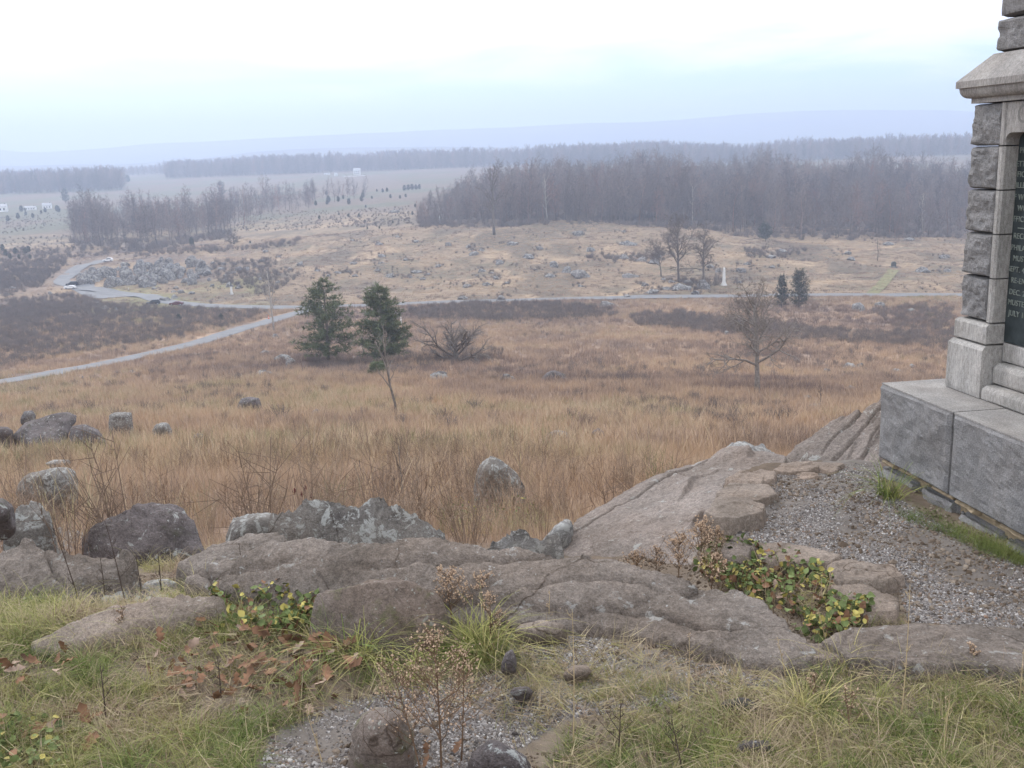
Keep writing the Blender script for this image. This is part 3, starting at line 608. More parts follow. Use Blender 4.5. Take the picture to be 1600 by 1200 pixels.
rock('flat brownish stone set in the gravel before the ledge', [(880, 1052), (895, 1040), (918, 1040), (925, 1050), (905, 1058)], 3.95, 0.14, M['flag'], sub=3, p=10, bury=0.05)
rock('small grey stone half buried at the edge of the gravel', [(795, 1082), (805, 1074), (825, 1073), (834, 1082), (815, 1088)], 3.8, 0.1, M['dark'], sub=3, p=10, bury=0.05)

def rs_flag(): return random.gauss(0, .15)
def flag(label, outline, z, th, mat, name='flagstone', cat='flagstone'):
    # a flat stone lying on the ground: an irregular plate with its own thickness
    return slab(label, [(p[0], p[1], z+random.uniform(-.008, .008)) for p in outline], th, mat, name, cat, edge=.014, rough=.010, sheets=(.16, .012, 1.0), dirn=(random.gauss(0, .5), .8), jag=.032)
flag('thick end flagstone overhanging the lowest step of the path edge', [(1108, 800), (1125, 778), (1165, 774), (1190, 790), (1184, 798), (1150, 806), (1118, 808)], 0.10, 0.16, M['flag'])
flag('flagstone on the path edge with a dark pointed corner', [(1118, 772), (1140, 755), (1200, 757), (1214, 772), (1190, 782), (1140, 784)], 0.06, 0.12, M['flag'])
flag('small brown flagstone between the crowned rock and the gravel', [(1135, 748), (1160, 738), (1186, 744), (1180, 756), (1145, 756)], 0.04, 0.1, M['tan'])
flag('tan flagstone on the path edge next to the craggy rock crown', [(1172, 742), (1190, 733), (1212, 737), (1208, 748), (1182, 750)], 0.05, 0.1, M['tan'])
flag('thin flagstone at the foot of the tilted cracked slab', [(1205, 732), (1225, 724), (1270, 722), (1275, 730), (1230, 736)], 0.04, 0.1, M['tan'])
flag('triangular tan flagstone pressed against the tilted cracked slab', [(1270, 724), (1312, 724), (1300, 734), (1285, 730)], 0.04, 0.1, M['tan'])
flag('tan flagstone sunk in gravel behind the path edge', [(1235, 740), (1268, 737), (1275, 745), (1245, 748)], 0.02, 0.08, M['tan'])
flag('broad brown flagstone across the path above the creeper', [(1178, 858), (1200, 848), (1260, 850), (1318, 866), (1300, 876), (1240, 878), (1190, 870)], 0.07, 0.12, M['flag'])
flag('rounded brown stone at the head of the creeper patch', [(1132, 858), (1142, 845), (1165, 842), (1178, 852), (1168, 866), (1140, 868)], 0.10, 0.16, M['mossy'])
flag('grey flagstone step nearest above the yellow leaves', [(1296, 884), (1330, 876), (1392, 884), (1405, 898), (1380, 906), (1310, 905)], 0.07, 0.12, M['flag'])
flag('lower grey flagstone step beside the creeper patch', [(1305, 920), (1345, 912), (1400, 935), (1396, 952), (1350, 950), (1318, 940)], 0.06, 0.14, M['flag'])
flag('large smooth grey slab lying flush along the lower edge of the path', [(1290, 1004), (1340, 985), (1430, 976), (1540, 978), (1660, 990), (1680, 1038), (1560, 1040), (1440, 1032), (1330, 1026)], 0.07, 0.12, M['ledge'], 'rock_slab', 'rock slab')
flag('narrow mossy stone joining the big smooth slab to the creeper patch', [(1262, 1012), (1300, 1004), (1345, 1012), (1330, 1026), (1280, 1026)], 0.05, 0.1, M['mossy'])
rock('tan dome shaped stone lying in the gravel of the path', [(1505, 942), (1515, 928), (1535, 922), (1550, 930), (1558, 944), (1530, 948)], 5.0, 0.2, M['tan'], sub=4, p=8, amp=0.04, bury=0.06)
rock('jagged grey stone poking out of the path gravel', [(1326, 848), (1335, 832), (1348, 826), (1362, 832), (1350, 850), (1338, 854)], 5.9, 0.16, M['lichen'], sub=4, p=18, amp=0.1, bury=0.08)
rock('small grey stone in the gravel beside the tan dome shaped stone', [(1488, 922), (1494, 910), (1508, 910), (1514, 922)], 5.25, 0.1, M['flag'], sub=3, bury=0.05)
rock('low grey stone bedded in gravel behind the broad brown flagstone', [(1252, 838), (1265, 828), (1295, 826), (1305, 836), (1280, 842)], 6.05, 0.2, M['flag'], sub=4, bury=0.06)
# shared boulder shapes for the far slopes
BP = []
for k in range(8):
    rs = np.random.default_rng(50+k); pts = rs.normal(size=(16, 3)); pts /= np.linalg.norm(pts, axis=1)[:, None]; pts[:, 2] = np.maximum(pts[:, 2], -0.35)
    c_, v_, f_ = rock_verts(pts, sub=4, p=18, amp=0.13, freq=2.6, seed=200+k, strata=((rs.normal()*.4, rs.normal()*.4, 1), 0.5, 0.10))
    v_ = v_+c_; v_ /= np.abs(v_).max(0); BP.append(mesh_np('boulder', v_, f_, M['far'], False))
def boulder(px, py, w, h, label, group, yaw=None):
    P = hit1(px, py+h*0.4)
    if np.isnan(P[1]): return
    k = P[1]/FOC*1.02
    o = link('boulder', random.choice(BP), None, P+np.array([0, 0, -0.12*h*k]), (random.uniform(-.2, .2), random.uniform(-.2, .2), random.uniform(0, 6.28) if yaw is None else yaw),
             (w*k/2*1.1, w*k/2*random.uniform(0.7, 1.0), h*k*0.95)); o['label'] = label; o['category'] = 'boulder'; o['group'] = group
    return o
# rubble beside the wide flat ledge
RUB = [(25, 838, 34, 22, 'jagged lichened rubble stone next to the mossy rounded boulder'), (58, 832, 26, 20, 'pale rubble stone below the wedge shaped rock'),
                          (82, 842, 30, 22, 'dark angular rubble stone beside the wide flat ledge'), (8, 850, 26, 18, 'small rubble stone at the frame edge above the ledge'),
                          (105, 850, 26, 16, 'low rubble stone at the corner of the flat ledge'), (160, 872, 34, 14, 'brown rubble stone under the rust stained boulder'),
                          (205, 880, 26, 14, 'flat rubble stone between the dark stems and the ledge'), (120, 905, 30, 16, 'dark rubble stone under the wide flat ledge'),
                          (60, 912, 40, 16, 'long rubble stone along the foot of the flat ledge'), (235, 872, 24, 14, 'grey rubble stone before the rust stained boulder')]
RUB += [(random.uniform(-5, 290), random.uniform(900, 940), random.uniform(26, 66), random.uniform(13, 26), 'loose lichened rubble stone among the dark stems') for _ in range(34)]
RUB += [(random.uniform(-5, 120), random.uniform(826, 862), random.uniform(16, 34), random.uniform(10, 20), 'loose lichened rubble stone heaped behind the wide flat ledge') for _ in range(22)]
for px, py, w, h, l in RUB:
    o = boulder(px, py, w*1.2, h*1.0, l, 'rubble stones by the flat ledge'); o.data = o.data.copy(); o.data.materials.clear(); o.data.materials.append(random.choice([M['lichen'], M['dark'], M['white']])); o.name = 'rubble_stone'; o['category'] = 'stone'
    if 'loose' not in l: del o['group']
    else: o['group'] = 'loose rubble '+('among the dark stems' if 'dark' in l else 'behind the flat ledge')
RIDGE = [(621,369,10),(650,377,12),(700,381,16),(731,384,14),(740,396,18),(752,390,12),(780,409,20),(596,399,14),(552,410,15),(685,415,16),(609,430,17),(527,425,14),(555,430,12),(497,422,12),(650,424,20),(661,435,12),(752,422,16),(775,434,16),(760,443,18),(730,446,18),(792,442,12),(722,465,18),(785,465,22),(409,407,15),(404,417,10),(415,392,14),(435,401,8),(635,405,12),(796,381,12),(617,330,20),(595,410,14),(590,422,12),(592,380,14),(571,467,12),(550,375,10),(802,380,18),(842,388,16),(901,364,24),(865,412,24),(860,430,22),(905,427,40),(972,400,28),(1002,405,22),(1022,408,26),(985,430,28),(1037,436,12),(907,446,12),(1007,444,18),(1017,455,26),(1065,447,34),(1040,450,18),(1122,422,20),(1157,422,22),(1165,412,14),(1155,440,10),(922,389,18),(982,379,30),(957,341,18),(992,347,12),(975,361,10),(837,421,8),(825,400,24),(980,462,16),(1087,457,20),(1222,391,18),(1325,395,18),(1330,404,18),(1387,380,20),(1420,373,18),(1430,368,8),(1442,421,32),(1480,422,16),(1207,417,12),(1167,412,14),(1205,400,18),(1475,400,20),(1050,440,14),(1075,440,18),(1110,415,14),(640,432,9),(668,428,10),(745,430,10),(768,426,10),(735,390,10),(512,430,10),(545,424,9),(1030,400,12),(995,400,12),(1055,452,12)]
for px, py, w in RIDGE:
    if py < 365: wh = 'on the ridge crest just below the wood'
    elif 1140 < px < 1290: wh = 'in the tan grass behind the two cedars'
    elif px >= 1290: wh = 'near the mown track and the small dead tree'
    elif px > 965 and py > 408: wh = 'around the bare trees by the white obelisk'
    elif px > 940: wh = 'up the slope behind the bare trees by the obelisk'
    elif px > 810 and py > 400: wh = 'low on the slope above the valley road'
    elif px > 790: wh = 'high on the slope below the pale crest tree'
    elif px > 690 and py < 402: wh = 'under the tall thick trunked tree on the crest'
    elif px > 690: wh = 'in the heath patches right above the valley road'
    elif px < 480: wh = 'on the dark slope behind the pale road bend tree'
    elif py > 405: wh = 'on the slope seen just above the two pines'
    else: wh = 'on the upper slope behind the two pines'
    boulder(px, py, w*.92, w*random.uniform(0.26, 0.42), ('broad' if w >= 18 else 'small')+' grey lichened boulder '+wh, ('broad' if w >= 18 else 'small')+' boulders '+wh)
boulder(885, 421, 15, 13, 'tall dark boulder standing up beside a pale flat outcrop on the ridge', 'boulders scattered on the far ridge slope')
boulder(1097, 444, 26, 18, 'big pale boulder at the foot of the pair of bare trees', 'boulders scattered on the far ridge slope')
boulder(947, 474, 32, 9, 'pale flat outcrop on the near verge of the valley road', 'boulders scattered on the far ridge slope')
FIELD = [(1200,572,18),(1225,575,16),(1325,572,24),(1352,575,10),(1425,572,16),(1400,580,20),(1172,612,16),(1225,619,14),(1262,620,14),(1330,605,20),(1352,605,14),(1272,634,26),(1322,627,24),(1210,654,10),(1228,655,8),(1216,696,8),(1340,479,26),(1375,476,18),(1135,520,14),(1422,485,16),(1292,580,20),(432,525,16),(414,551,16),(442,559,28),(454,565,22),(415,584,28),(462,597,12),(687,587,30),(792,590,26),(482,625,8),(495,647,30),(475,660,10),(675,645,14),(647,677,14),(730,577,8),(205,582,16),(130,590,10),(1310,632,14),(1345,570,14),(1290,572,12)]
for px, py, w in FIELD:
    boulder(px, py, w, w*random.uniform(0.4, 0.6), 'low grey boulder half sunk in the grass between hillside and road', 'boulders sunk in the near field')
DEN = []
for k in range(120):
    u = random.random(); px = 120+u*205+random.uniform(-4, 4); top = np.interp(px, [118, 150, 165, 215, 270, 300, 325], [432, 418, 412, 408, 408, 405, 415]); bot = np.interp(px, [118, 150, 200, 235, 262, 300, 325], [440, 440, 446, 444, 434, 440, 425])
    py = random.uniform(top, bot); w = random.uniform(9, 24)
    if px < 188 and py < 418: continue
    DEN.append((px, py, w)); boulder(px, py, w, w*random.uniform(0.55, 0.95), 'large grey boulder in the rock heap above the parking area', 'boulders of the rock heap')
for k in range(46):
    px, py = random.choice([(random.uniform(150, 190), random.uniform(473, 484)), (random.uniform(240, 300), random.uniform(445, 468)), (random.uniform(325, 400), random.uniform(410, 450)), (random.uniform(0, 85), random.uniform(438, 472)), (random.uniform(330, 470), random.uniform(390, 450))])
    boulder(px, py, random.uniform(7, 15), random.uniform(3.5, 8), 'dark boulder among brush and grass around the parking area', 'boulders around the parking area')

# ------------------------------------------------------------------ the granite monument
MF = np.array([2.4659, 6.6696]); MU = np.array([0.16, -0.987]); MU /= np.linalg.norm(MU); MI = np.array([-MU[1], MU[0]])
def mp(s, d, z): q = MF+MU*s+MI*d; return (q[0], q[1], z)
mon = empty('monument', mp(1.2, 1.0, 0)); tag(mon, 'tall grey granite monument with a dark green inscribed plaque', 'monument')
def mlink(name, me, parent=None):
    o = link(name, me, mon if parent is None else parent)
    o.matrix_parent_inverse = Matrix.Translation(-Vector(mon.location)) if parent is None else Matrix.Identity(4)
    return o
def block(name, s0, s1, d0, d1, z0, z1, mat, bulge=0.0, bev=0.006, seed=0, n=14, chamfer=0.0, mats=None, side=True):
    # a dressed or rock-faced block: dense box, its faces pushed out and broken up
    b = bmesh.new(); bmesh.ops.create_cube(b, size=2.0)
    bmesh.ops.subdivide_edges(b, edges=b.edges[:], cuts=n, use_grid_fill=True)
    V = np.array([v.co[:] for v in b.verts])
    e = np.array([(s1-s0)/2, (d1-d0)/2, (z1-z0)/2]); c = np.array([(s0+s1)/2, (d0+d1)/2, (z0+z1)/2])
    P = V*e
    dist = e-np.abs(P)
    # round the arrises a little
    k = np.sort(dist, 1); edge = k[:, 1]; P = P - np.sign(P)*np.where(dist < 1e-6, 1, 0)*(np.maximum(bev-edge, 0)*0.7)[:, None]
    if bulge:
        wp = P+c; q_ = fbm(wp*8+seed*3.3, 4, seed)*2.5; nz = (np.floor(q_)+S(q_-np.floor(q_), .3, .7))/2.5*.9+fbm(wp*9+seed*3.3, 5, seed, .6)*.5+fbm(wp*26+seed, 3, seed+3)*0.35
        pit = S(edge, 0.0, 0.02)*0.75+0.25*S(edge, 0, 0.006)
        front = (V[:, 1] < -0.999); left = (V[:, 0] < -0.999) & side
        P[:, 1] -= np.where(front, bulge*pit*(0.75+nz), 0); P[:, 0] -= np.where(left, bulge*pit*(0.7+nz), 0)
    P = P+c
    if chamfer:
        # splayed top arris on the two seen sides
        top = np.clip((P[:, 2]-(z1-chamfer))/chamfer, 0, 1); P[:, 1] += np.where(V[:, 1] < -0.5, top*chamfer*0.8, 0)*np.where(dist[:, 1] < 1e-6, 1, 0); P[:, 0] += np.where(V[:, 0] < -0.999, top*chamfer*0.8, 0)
    for v, q in zip(b.verts, P): v.co = mp(q[0], q[1], q[2])
    bmesh.ops.recalc_face_normals(b, faces=b.faces)
    me = bpy.data.meshes.new(name); b.to_mesh(me); b.free(); me.materials.append(mat); return mlink(name, me)
zt = 0.634
EX = MF+MU*0.23+MI*0.35
def zrow(py, s=0.23, d=0.35):
    q = MF+MU*s+MI*d; return float(_z_for(q[0]/q[1], q[1], py))
for k, (a, b_) in enumerate([(0, 0.826), (0.832, 1.75), (1.756, 2.6)]):
    block('base_block', a, b_, 0, 1.0, 0.12, zt, M['granite'], 0.012, 0.012, 20+k, 22)
    mb = MB(); mb.box((a+0.004, 0.006, zt-0.006), (b_-0.004, 0.99, zt+0.004), 0, mp); mlink('base_top', mb.mesh('base_top', M['granite_top']))
mb = MB(); mb.box((0.05, 0.07, -0.15), (2.55, 0.9, 0.105), 0, mp); mlink('foundation', mb.mesh('foundation', M['mortar']))
s = 0.03
while s < 2.4:
    w = random.uniform(0.28, 0.5); z1 = random.uniform(0.06, 0.099)
    block('foundation_stone', s, s+w-0.03, 0.03, 0.3, -0.15, z1, M['granite'], 0.03, 0.04, int(s*100), 10); s += w
s = 0.02
while s < 2.5:
    w = random.uniform(.08, .3); block('mortar_joint', s, s+w*.96, random.uniform(0.012, .05), .4, random.uniform(.075, .1), .119, M['mortar'], random.uniform(.004, .02), .02, int(s*90)+7, 8); s += w
z_pl = zrow(526); z_sb = zrow(493); zq = [z_sb]+[zrow(y) for y in (427, 361, 295, 229, 163)]
RW = 2.4   # mirror: the far pier stands at RW - s
for mirror in (False, True):
    def sp(a, b): return (a, b) if not mirror else (RW-b, RW-a)
    block('plinth_block', *sp(0.21, 0.58), 0.33, 0.95, zt+0.004, z_pl, M['granite_pale'], 0.0, 0.006, 1, 10, 0.03)
    block('small_block', *sp(0.235, 0.575), 0.352, 0.95, z_pl+0.004, z_sb-0.004, M['granite_pale'], 0.004, 0.006, 2, 12, 0.02)
    for k in range(5):
        block('quoin', *sp(0.25, 0.53), 0.385, 0.95, zq[k]+0.003, zq[k+1]-0.003, M['granite'], 0.020, 0.008, 5+k+(9 if mirror else 0), 20)
        # smooth drafted margin and reveal beside each quoin
        a, b = sp(0.5305, 0.572); w = MB(); za_, zb_ = zq[k]+0.004, zq[k+1]-0.004
        i0, i1 = (a, b) if not mirror else (b, a)
        pts = [(i0, 0.378), (i1-(0.012 if not mirror else -0.012), 0.378), (i1, 0.392), (i1, 0.56), (i0, 0.56)]
        bot = [mp(p[0], p[1], za_) for p in pts]; top = [mp(p[0], p[1], zb_) for p in pts]
        w.poly(bot[::-1]); w.poly(top)
        for i in range(5): j = (i+1) % 5; w.poly([bot[i], bot[j], top[j], top[i]])
        me = w.mesh('quoin_margin', M['granite_pale' if k < 4 else 'granite_top']); mlink('quoin_margin', me)
# recessed panel: sill steps, lintel with curved haunch, plaque
block('sill_step', 0.583, RW-0.583, 0.335, 0.95, zt+0.004, zt+0.10, M['granite_pale'], 0, 0.008, 3, 6, 0.03)
block('sill_step', 0.583, RW-0.583, 0.405, 0.95, zt+0.102, zt+0.235, M['granite_pale'], 0, 0.008, 4, 6, 0.03)
PD = 0.475
block('plaque_sill', 0.583, RW-0.583, PD-0.012, 0.95, zt+0.237, zrow(540, .7, .45), M['granite_pale'], 0, 0.006, 5, 6)
z_ls = zrow(222, 0.58, 0.385); zp0 = zrow(540, .7, .45)+0.003
plq = MB(); plq.box((0.574, PD, zp0), (RW-0.574, PD+0.05, zq[5]-0.006), 0, mp); PL = mlink('plaque', plq.mesh('plaque', M['plaque']))
# lintel: a band whose ends curve down onto the quoin margins
def lintel():
    w = MB(); prof = []
    r = zq[5]-0.02-z_ls
    zl = zrow(206, 0.75, 0.385); R_ = min(0.14, zl-zq[4]-0.02)
    prof.append((0.5735, zq[4]+0.02))
    for k in range(9):
        th = math.pi/2*k/8; prof.append((0.5735+R_*(1-math.cos(th)) + 0.0, zl-R_+R_*math.sin(th)))
    prof = [(a, b) for a, b in prof]
    full = prof + [(RW-a, b) for a, b in reversed(prof)]
    T_ = zq[5]-0.005
    for (d0, sgn) in ((0.384, 1),):
        for (a0, b0), (a1, b1) in zip(full[:-1], full[1:]):
            if abs(a1-a0) > 1e-6: w.poly([mp(a0, d0, b0), mp(a1, d0, b1), mp(a1, d0, T_), mp(a0, d0, T_)])
            w.poly([mp(a0, d0, b0), mp(a0, PD+0.01, b0), mp(a1, PD+0.01, b1), mp(a1, d0, b1)])
    w.poly([mp(0.5735, d0, T_), mp(RW-0.5735, d0, T_), mp(RW-0.5735, PD, T_), mp(0.5735, PD, T_)])
    return mlink('lintel', w.mesh('lintel', M['granite_top']))
lintel()
def text_obj(name, txt, s, z, h, d, mat, parent, ext=0.002):
    cu = bpy.data.curves.new(name, 'FONT'); cu.body = txt; cu.size = h/0.70; cu.extrude = ext; cu.align_x = 'LEFT'; cu.space_character = 1.08
    tmp = bpy.data.objects.new('tmp', cu); COL.objects.link(tmp); dg = bpy.context.evaluated_depsgraph_get(); me = bpy.data.meshes.new_from_object(tmp.evaluated_get(dg)); bpy.data.objects.remove(tmp); bpy.data.curves.remove(cu)
    nrm = -MI; p = mp(s, d, z)
    me.transform(Matrix(((MU[0], 0, nrm[0], p[0]), (MU[1], 0, nrm[1], p[1]), (0, 1, 0, p[2]), (0, 0, 0, 1))))
    me.materials.clear(); me.materials.append(mat); me.name = name
    o = link(name, me, parent)
    if parent is mon: o.matrix_parent_inverse = Matrix.Translation(-Vector(mon.location))
    return o
def s_at(px, py, d):        # place along the front where column px meets the plane at depth d
    lo, hi_ = 0.3, 2.0
    for _ in range(40):
        m = (lo+hi_)/2; q = MF+MU*m+MI*d; z = float(_z_for(q[0]/q[1], q[1], py)); v = np.array([q[0], q[1], z-EYE])
        x = 800+FOC*(v@_R)/(v@_f)
        if x < px: lo = m
        else: hi_ = m
    q = MF+MU*lo+MI*d; return lo, float(_z_for(q[0]/q[1], q[1], py))
for txt, px, py in [('PRESENT AT', 1594, 239), ('GETTYSBURG', 1582, 260), ('OFFICERS', 1579, 276), ('KILLED AND DIED', 1582, 293), ('OF WOUNDS', 1578, 311), ('WOUNDED', 1590, 329), ('OFFICERS', 1577, 345),
                    ('RECRUITED', 1584, 372), ('PHILADELPHIA', 1580, 390), ('MUSTERED IN', 1583, 407), ('SEPT. 4', 1575, 423), ('RE-ENLISTED', 1580, 441), ('DEC. 26', 1577, 459), ('MUSTERED OUT', 1575, 475), ('JULY 10', 1576, 492)]:
    s_, z_ = s_at(px, py, PD); text_obj('lettering', txt, s_, z_, 0.033, PD-0.002, M['letters'], PL)
s_, z_ = s_at(1591, 357, PD); mb = MB(); mb.box((s_, PD-0.004, z_), (s_+0.25, PD, z_+0.006), 0, mp); o = link('lettering', mb.mesh('lettering', M['letters']), PL)
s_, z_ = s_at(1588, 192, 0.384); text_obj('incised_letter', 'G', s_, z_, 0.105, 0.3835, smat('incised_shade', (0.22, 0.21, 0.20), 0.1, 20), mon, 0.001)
# cornice: fillet, ovolo, fascia, sloping weathering
def ring(w, prof):
    # sweep a profile (outset e, z) round the front-left corner, front and mirrored right
    a, b = 0.255, RW-0.255; d0, d1 = 0.375, 2.0
    for (e0, z0), (e1, z1) in zip(prof[:-1], prof[1:]):
        w.poly([mp(a-e0, d0-e0, z0), mp(b+e0, d0-e0, z0), mp(b+e1, d0-e1, z1), mp(a-e1, d0-e1, z1)])
        w.poly([mp(a-e0, d1, z0), mp(a-e0, d0-e0, z0), mp(a-e1, d0-e1, z1), mp(a-e1, d1, z1)])
        w.poly([mp(b+e0, d0-e0, z0), mp(b+e0, d1, z0), mp(b+e1, d1, z1), mp(b+e1, d0-e1, z1)])
zc = [zrow(y, .25, .37) for y in (162, 154, 139, 137.5, 127, 86)]
w = MB(); pr = [(-0.06, zc[0]), (0.012, zc[0]), (0.012, zc[1])]
for k in range(7):
    th = math.pi/2*k/6; pr.append((0.020+0.044*math.sin(th), zc[1]+(zc[2]-zc[1])*(1-math.cos(th))))
pr += [(0.066, zc[3]), (0.080, zc[3]), (0.080, zc[4]), (-0.065, zc[5]), (-0.09, zc[5])]
ring(w, pr); mlink('cornice', w.mesh('cornice', M['granite_top']))
w = MB(); w.box((0.3, 0.53, zt), (RW-0.3, 1.98, zc[5]), 0, mp)
mlink('core_wall', w.mesh('core_wall', M['granite']))
zu = [zc[5], zrow(29, .33, .45), zrow(-32, .33, .45), zrow(-92, .33, .45)]
for k in range(3):
    block('upper_block', 0.33-0.0, 0.66, 0.45, 1.2, zu[k]+0.004, zu[k+1]-0.004, M['granite'], 0.016, 0.014, 30+k, 16)
    block('upper_block', 0.664, 1.35, 0.45, 1.2, zu[k]+0.004, zu[k+1]-0.004, M['granite'], 0.016, 0.014, 40+k, 16, side=False)
    block('upper_block', 1.354, RW-0.33, 0.45, 1.2, zu[k]+0.004, zu[k+1]-0.004, M['granite'], 0.016, 0.014, 50+k, 16, side=False)

# ------------------------------------------------------------------ instanced ground cover (uncountable: grass, gravel, brush)
def scatter(name, protos, P, rotz, scl, tint, tilt=0.1, kind='stuff'):
    n = len(P); me = bpy.data.meshes.new(name); me.vertices.add(n); me.vertices.foreach_set('co', np.asarray(P, np.float32).ravel())
    def attr(nm, typ, val, key):
        a = me.attributes.new(nm, typ, 'POINT'); a.data.foreach_set(key, np.asarray(val).ravel())
    rot = np.stack([RNG.normal(0, tilt, n), RNG.normal(0, tilt, n), rotz], 1).astype(np.float32)
    attr('rot', 'FLOAT_VECTOR', rot, 'vector'); attr('scl', 'FLOAT', np.asarray(scl, np.float32), 'value'); attr('tint', 'FLOAT', np.asarray(tint, np.float32), 'value')
    attr('pick', 'INT', RNG.integers(0, len(protos), n).astype(np.int32), 'value')
    pc = bpy.data.collections.new(name+'_kinds')
    for k, p in enumerate(protos): pc.objects.link(bpy.data.objects.new('%s_kind_%02d' % (name, k), p))
    g = bpy.data.node_groups.new(name, 'GeometryNodeTree')
    g.interface.new_socket('Geometry', in_out='INPUT', socket_type='NodeSocketGeometry'); g.interface.new_socket('Geometry', in_out='OUTPUT', socket_type='NodeSocketGeometry')
    gi = g.nodes.new('NodeGroupInput'); go = g.nodes.new('NodeGroupOutput'); ip = g.nodes.new('GeometryNodeInstanceOnPoints')
    ci = g.nodes.new('GeometryNodeCollectionInfo'); ci.inputs['Collection'].default_value = pc; ci.inputs['Separate Children'].default_value = True; ci.inputs['Reset Children'].default_value = True
    def na(nm, typ): q = g.nodes.new('GeometryNodeInputNamedAttribute'); q.data_type = typ; q.inputs[0].default_value = nm; return q.outputs[0]
    e2 = g.nodes.new('FunctionNodeEulerToRotation')
    L = g.links.new
    L(gi.outputs[0], ip.inputs['Points']); L(ci.outputs[0], ip.inputs['Instance']); ip.inputs['Pick Instance'].default_value = True
    L(na('pick', 'INT'), ip.inputs['Instance Index']); L(na('rot', 'FLOAT_VECTOR'), e2.inputs[0]); L(e2.outputs[0], ip.inputs['Rotation']); L(na('scl', 'FLOAT'), ip.inputs['Scale'])
    L(ip.outputs[0], go.inputs[0])
    o = link(name, me); md = o.modifiers.new('scatter', 'NODES'); md.node_group = g
    tag(o, kind=kind); return o
def blade_clump(n, h, spread, width, lean, seed, mat, seg=3, droop=0.5):
    r = np.random.default_rng(seed); v = []; f = []
    for k in range(n):
        a = r.uniform(0, 6.28); rad = spread*math.sqrt(r.uniform()); bx, by = rad*math.cos(a), rad*math.sin(a)
        L = h*r.uniform(0.5, 1.15); az = r.uniform(0, 6.28); ln = lean*r.uniform(0.2, 1.4); w = width*r.uniform(0.6, 1.3); fa = az+1.57+r.normal(0, .5)
        base = len(v)
        for i in range(seg+1):
            u = i/seg; bend = ln*(u+droop*u*u); x = bx+math.cos(az)*L*bend*0.8; y = by+math.sin(az)*L*bend*0.8; z = L*u*(1-0.35*bend*u) - 0.02*h
            ww = w*(1-u*0.85)/2; v.append((x-math.cos(fa)*ww, y-math.sin(fa)*ww, z)); v.append((x+math.cos(fa)*ww, y+math.sin(fa)*ww, z))
        for i in range(seg): q = base+2*i; f.append((q, q+1, q+3, q+2))
    return mesh_np('grass_clump', v, f, mat)
FIELD_ST = [(0.0, (0.15, 0.11, 0.10)), (0.25, (0.27, 0.20, 0.165)), (0.5, (0.43, 0.315, 0.23)), (0.72, (0.51, 0.36, 0.24)), (0.9, (0.52, 0.42, 0.29)), (1.0, (0.20, 0.20, 0.085))]
M['field_grass'] = tintmat('field_grass', FIELD_ST)
M['short_grass'] = tintmat('short_grass', [(0.0, (0.11, 0.15, 0.04)), (0.3, (0.19, 0.22, 0.07)), (0.55, (0.32, 0.30, 0.11)), (0.8, (0.43, 0.355, 0.23)), (1.0, (0.34, 0.25, 0.18))])
M['brush_twig'] = tintmat('brush_twig', [(0.0, (0.15, 0.125, 0.113)), (0.5, (0.20, 0.165, 0.145)), (0.8, (0.24, 0.175, 0.145)), (1.0, (0.16, 0.16, 0.08))])
M['pebble'] = tintmat('pebble', [(0.0, (0.08, 0.07, 0.065)), (0.35, (0.19, 0.17, 0.16)), (0.7, (0.32, 0.295, 0.28)), (0.92, (0.55, 0.53, 0.51)), (1.0, (0.27, 0.18, 0.13))])
def wedge(n, y0, y1, tmax=0.58):
    y = np.sqrt(RNG.uniform(y0*y0, y1*y1, n)); x = y*RNG.uniform(-tmax, tmax, n); return x, y
fieldP = [blade_clump(26, 0.85, 0.32, 0.011, 0.35, 100+k, M['field_grass']) for k in range(5)]
farP = [blade_clump(34, 0.9, 0.75, 0.035, 0.35, 110+k, M['field_grass'], 2) for k in range(4)]
ridgeP = [blade_clump(26, 0.5, 1.3, 0.08, 0.6, 120+k, M['field_grass'], 2) for k in range(4)]
def field_tint(x, y):
    n = fbm2(x, y, 4.5, 3, 43)*0.28+fbm2(x, y*0.8, 16, 4, 41)*0.5+fbm2(x, y*0.5, 50, 3, 42)*0.6
    t = 0.50+0.55*n + RNG.normal(0, 0.15, len(x)); return np.clip(t, 0, 0.97)
def land(n, y0, y1, rd=4.5, keep=None, tmax=0.58):
    x, y = wedge(n, y0, y1, tmax); ok = road_dist(x, y) > rd
    if keep is not None: ok &= keep(x, y)
    x, y = x[ok], y[ok]; return x, y, zf(x, y)
x, y, z = land(12500, 5.2, 38, 0, lambda x, y: ~((x > 0.75) & (y < 9.5)) & ((y > 6.2) | (x < -.52*y)), .78)
n_ = len(x); scatter('field_grass', fieldP, np.stack([x, y, z], 1), RNG.uniform(0, 6.28, n_), RNG.uniform(0.5, 1.15, n_)*S(y, 4, 17)*(0.8+0.3*fbm2(x, y, 4, 2, 44)), field_tint(x, y))
x, y, z = land(1100, 9, 75, 0, lambda x, y: ~((x > 0.75) & (y < 9.5)) & (fbm2(x, y, 7, 3, 57) > .05))
n_ = len(x); scatter('field_tussocks', fieldP, np.stack([x, y, z], 1), RNG.uniform(0, 6.28, n_), RNG.uniform(1.1, 1.6, n_), np.clip(RNG.normal(.78, .12, n_), 0, .95), .25)
x, y, z = land(24000, 34, 130, tmax=.7)
n_ = len(x); scatter('field_grass', fieldP[:2]+farP, np.stack([x, y, z], 1), RNG.uniform(0, 6.28, n_), RNG.uniform(0.6, 1.2, n_), field_tint(x, y))
x, y, z = land(34000, 120, 330)
n_ = len(x); scatter('field_grass', farP, np.stack([x, y, z], 1), RNG.uniform(0, 6.28, n_), RNG.uniform(0.7, 1.5, n_), field_tint(x, y))
x, y, z = land(30000, 325, 560, 5)
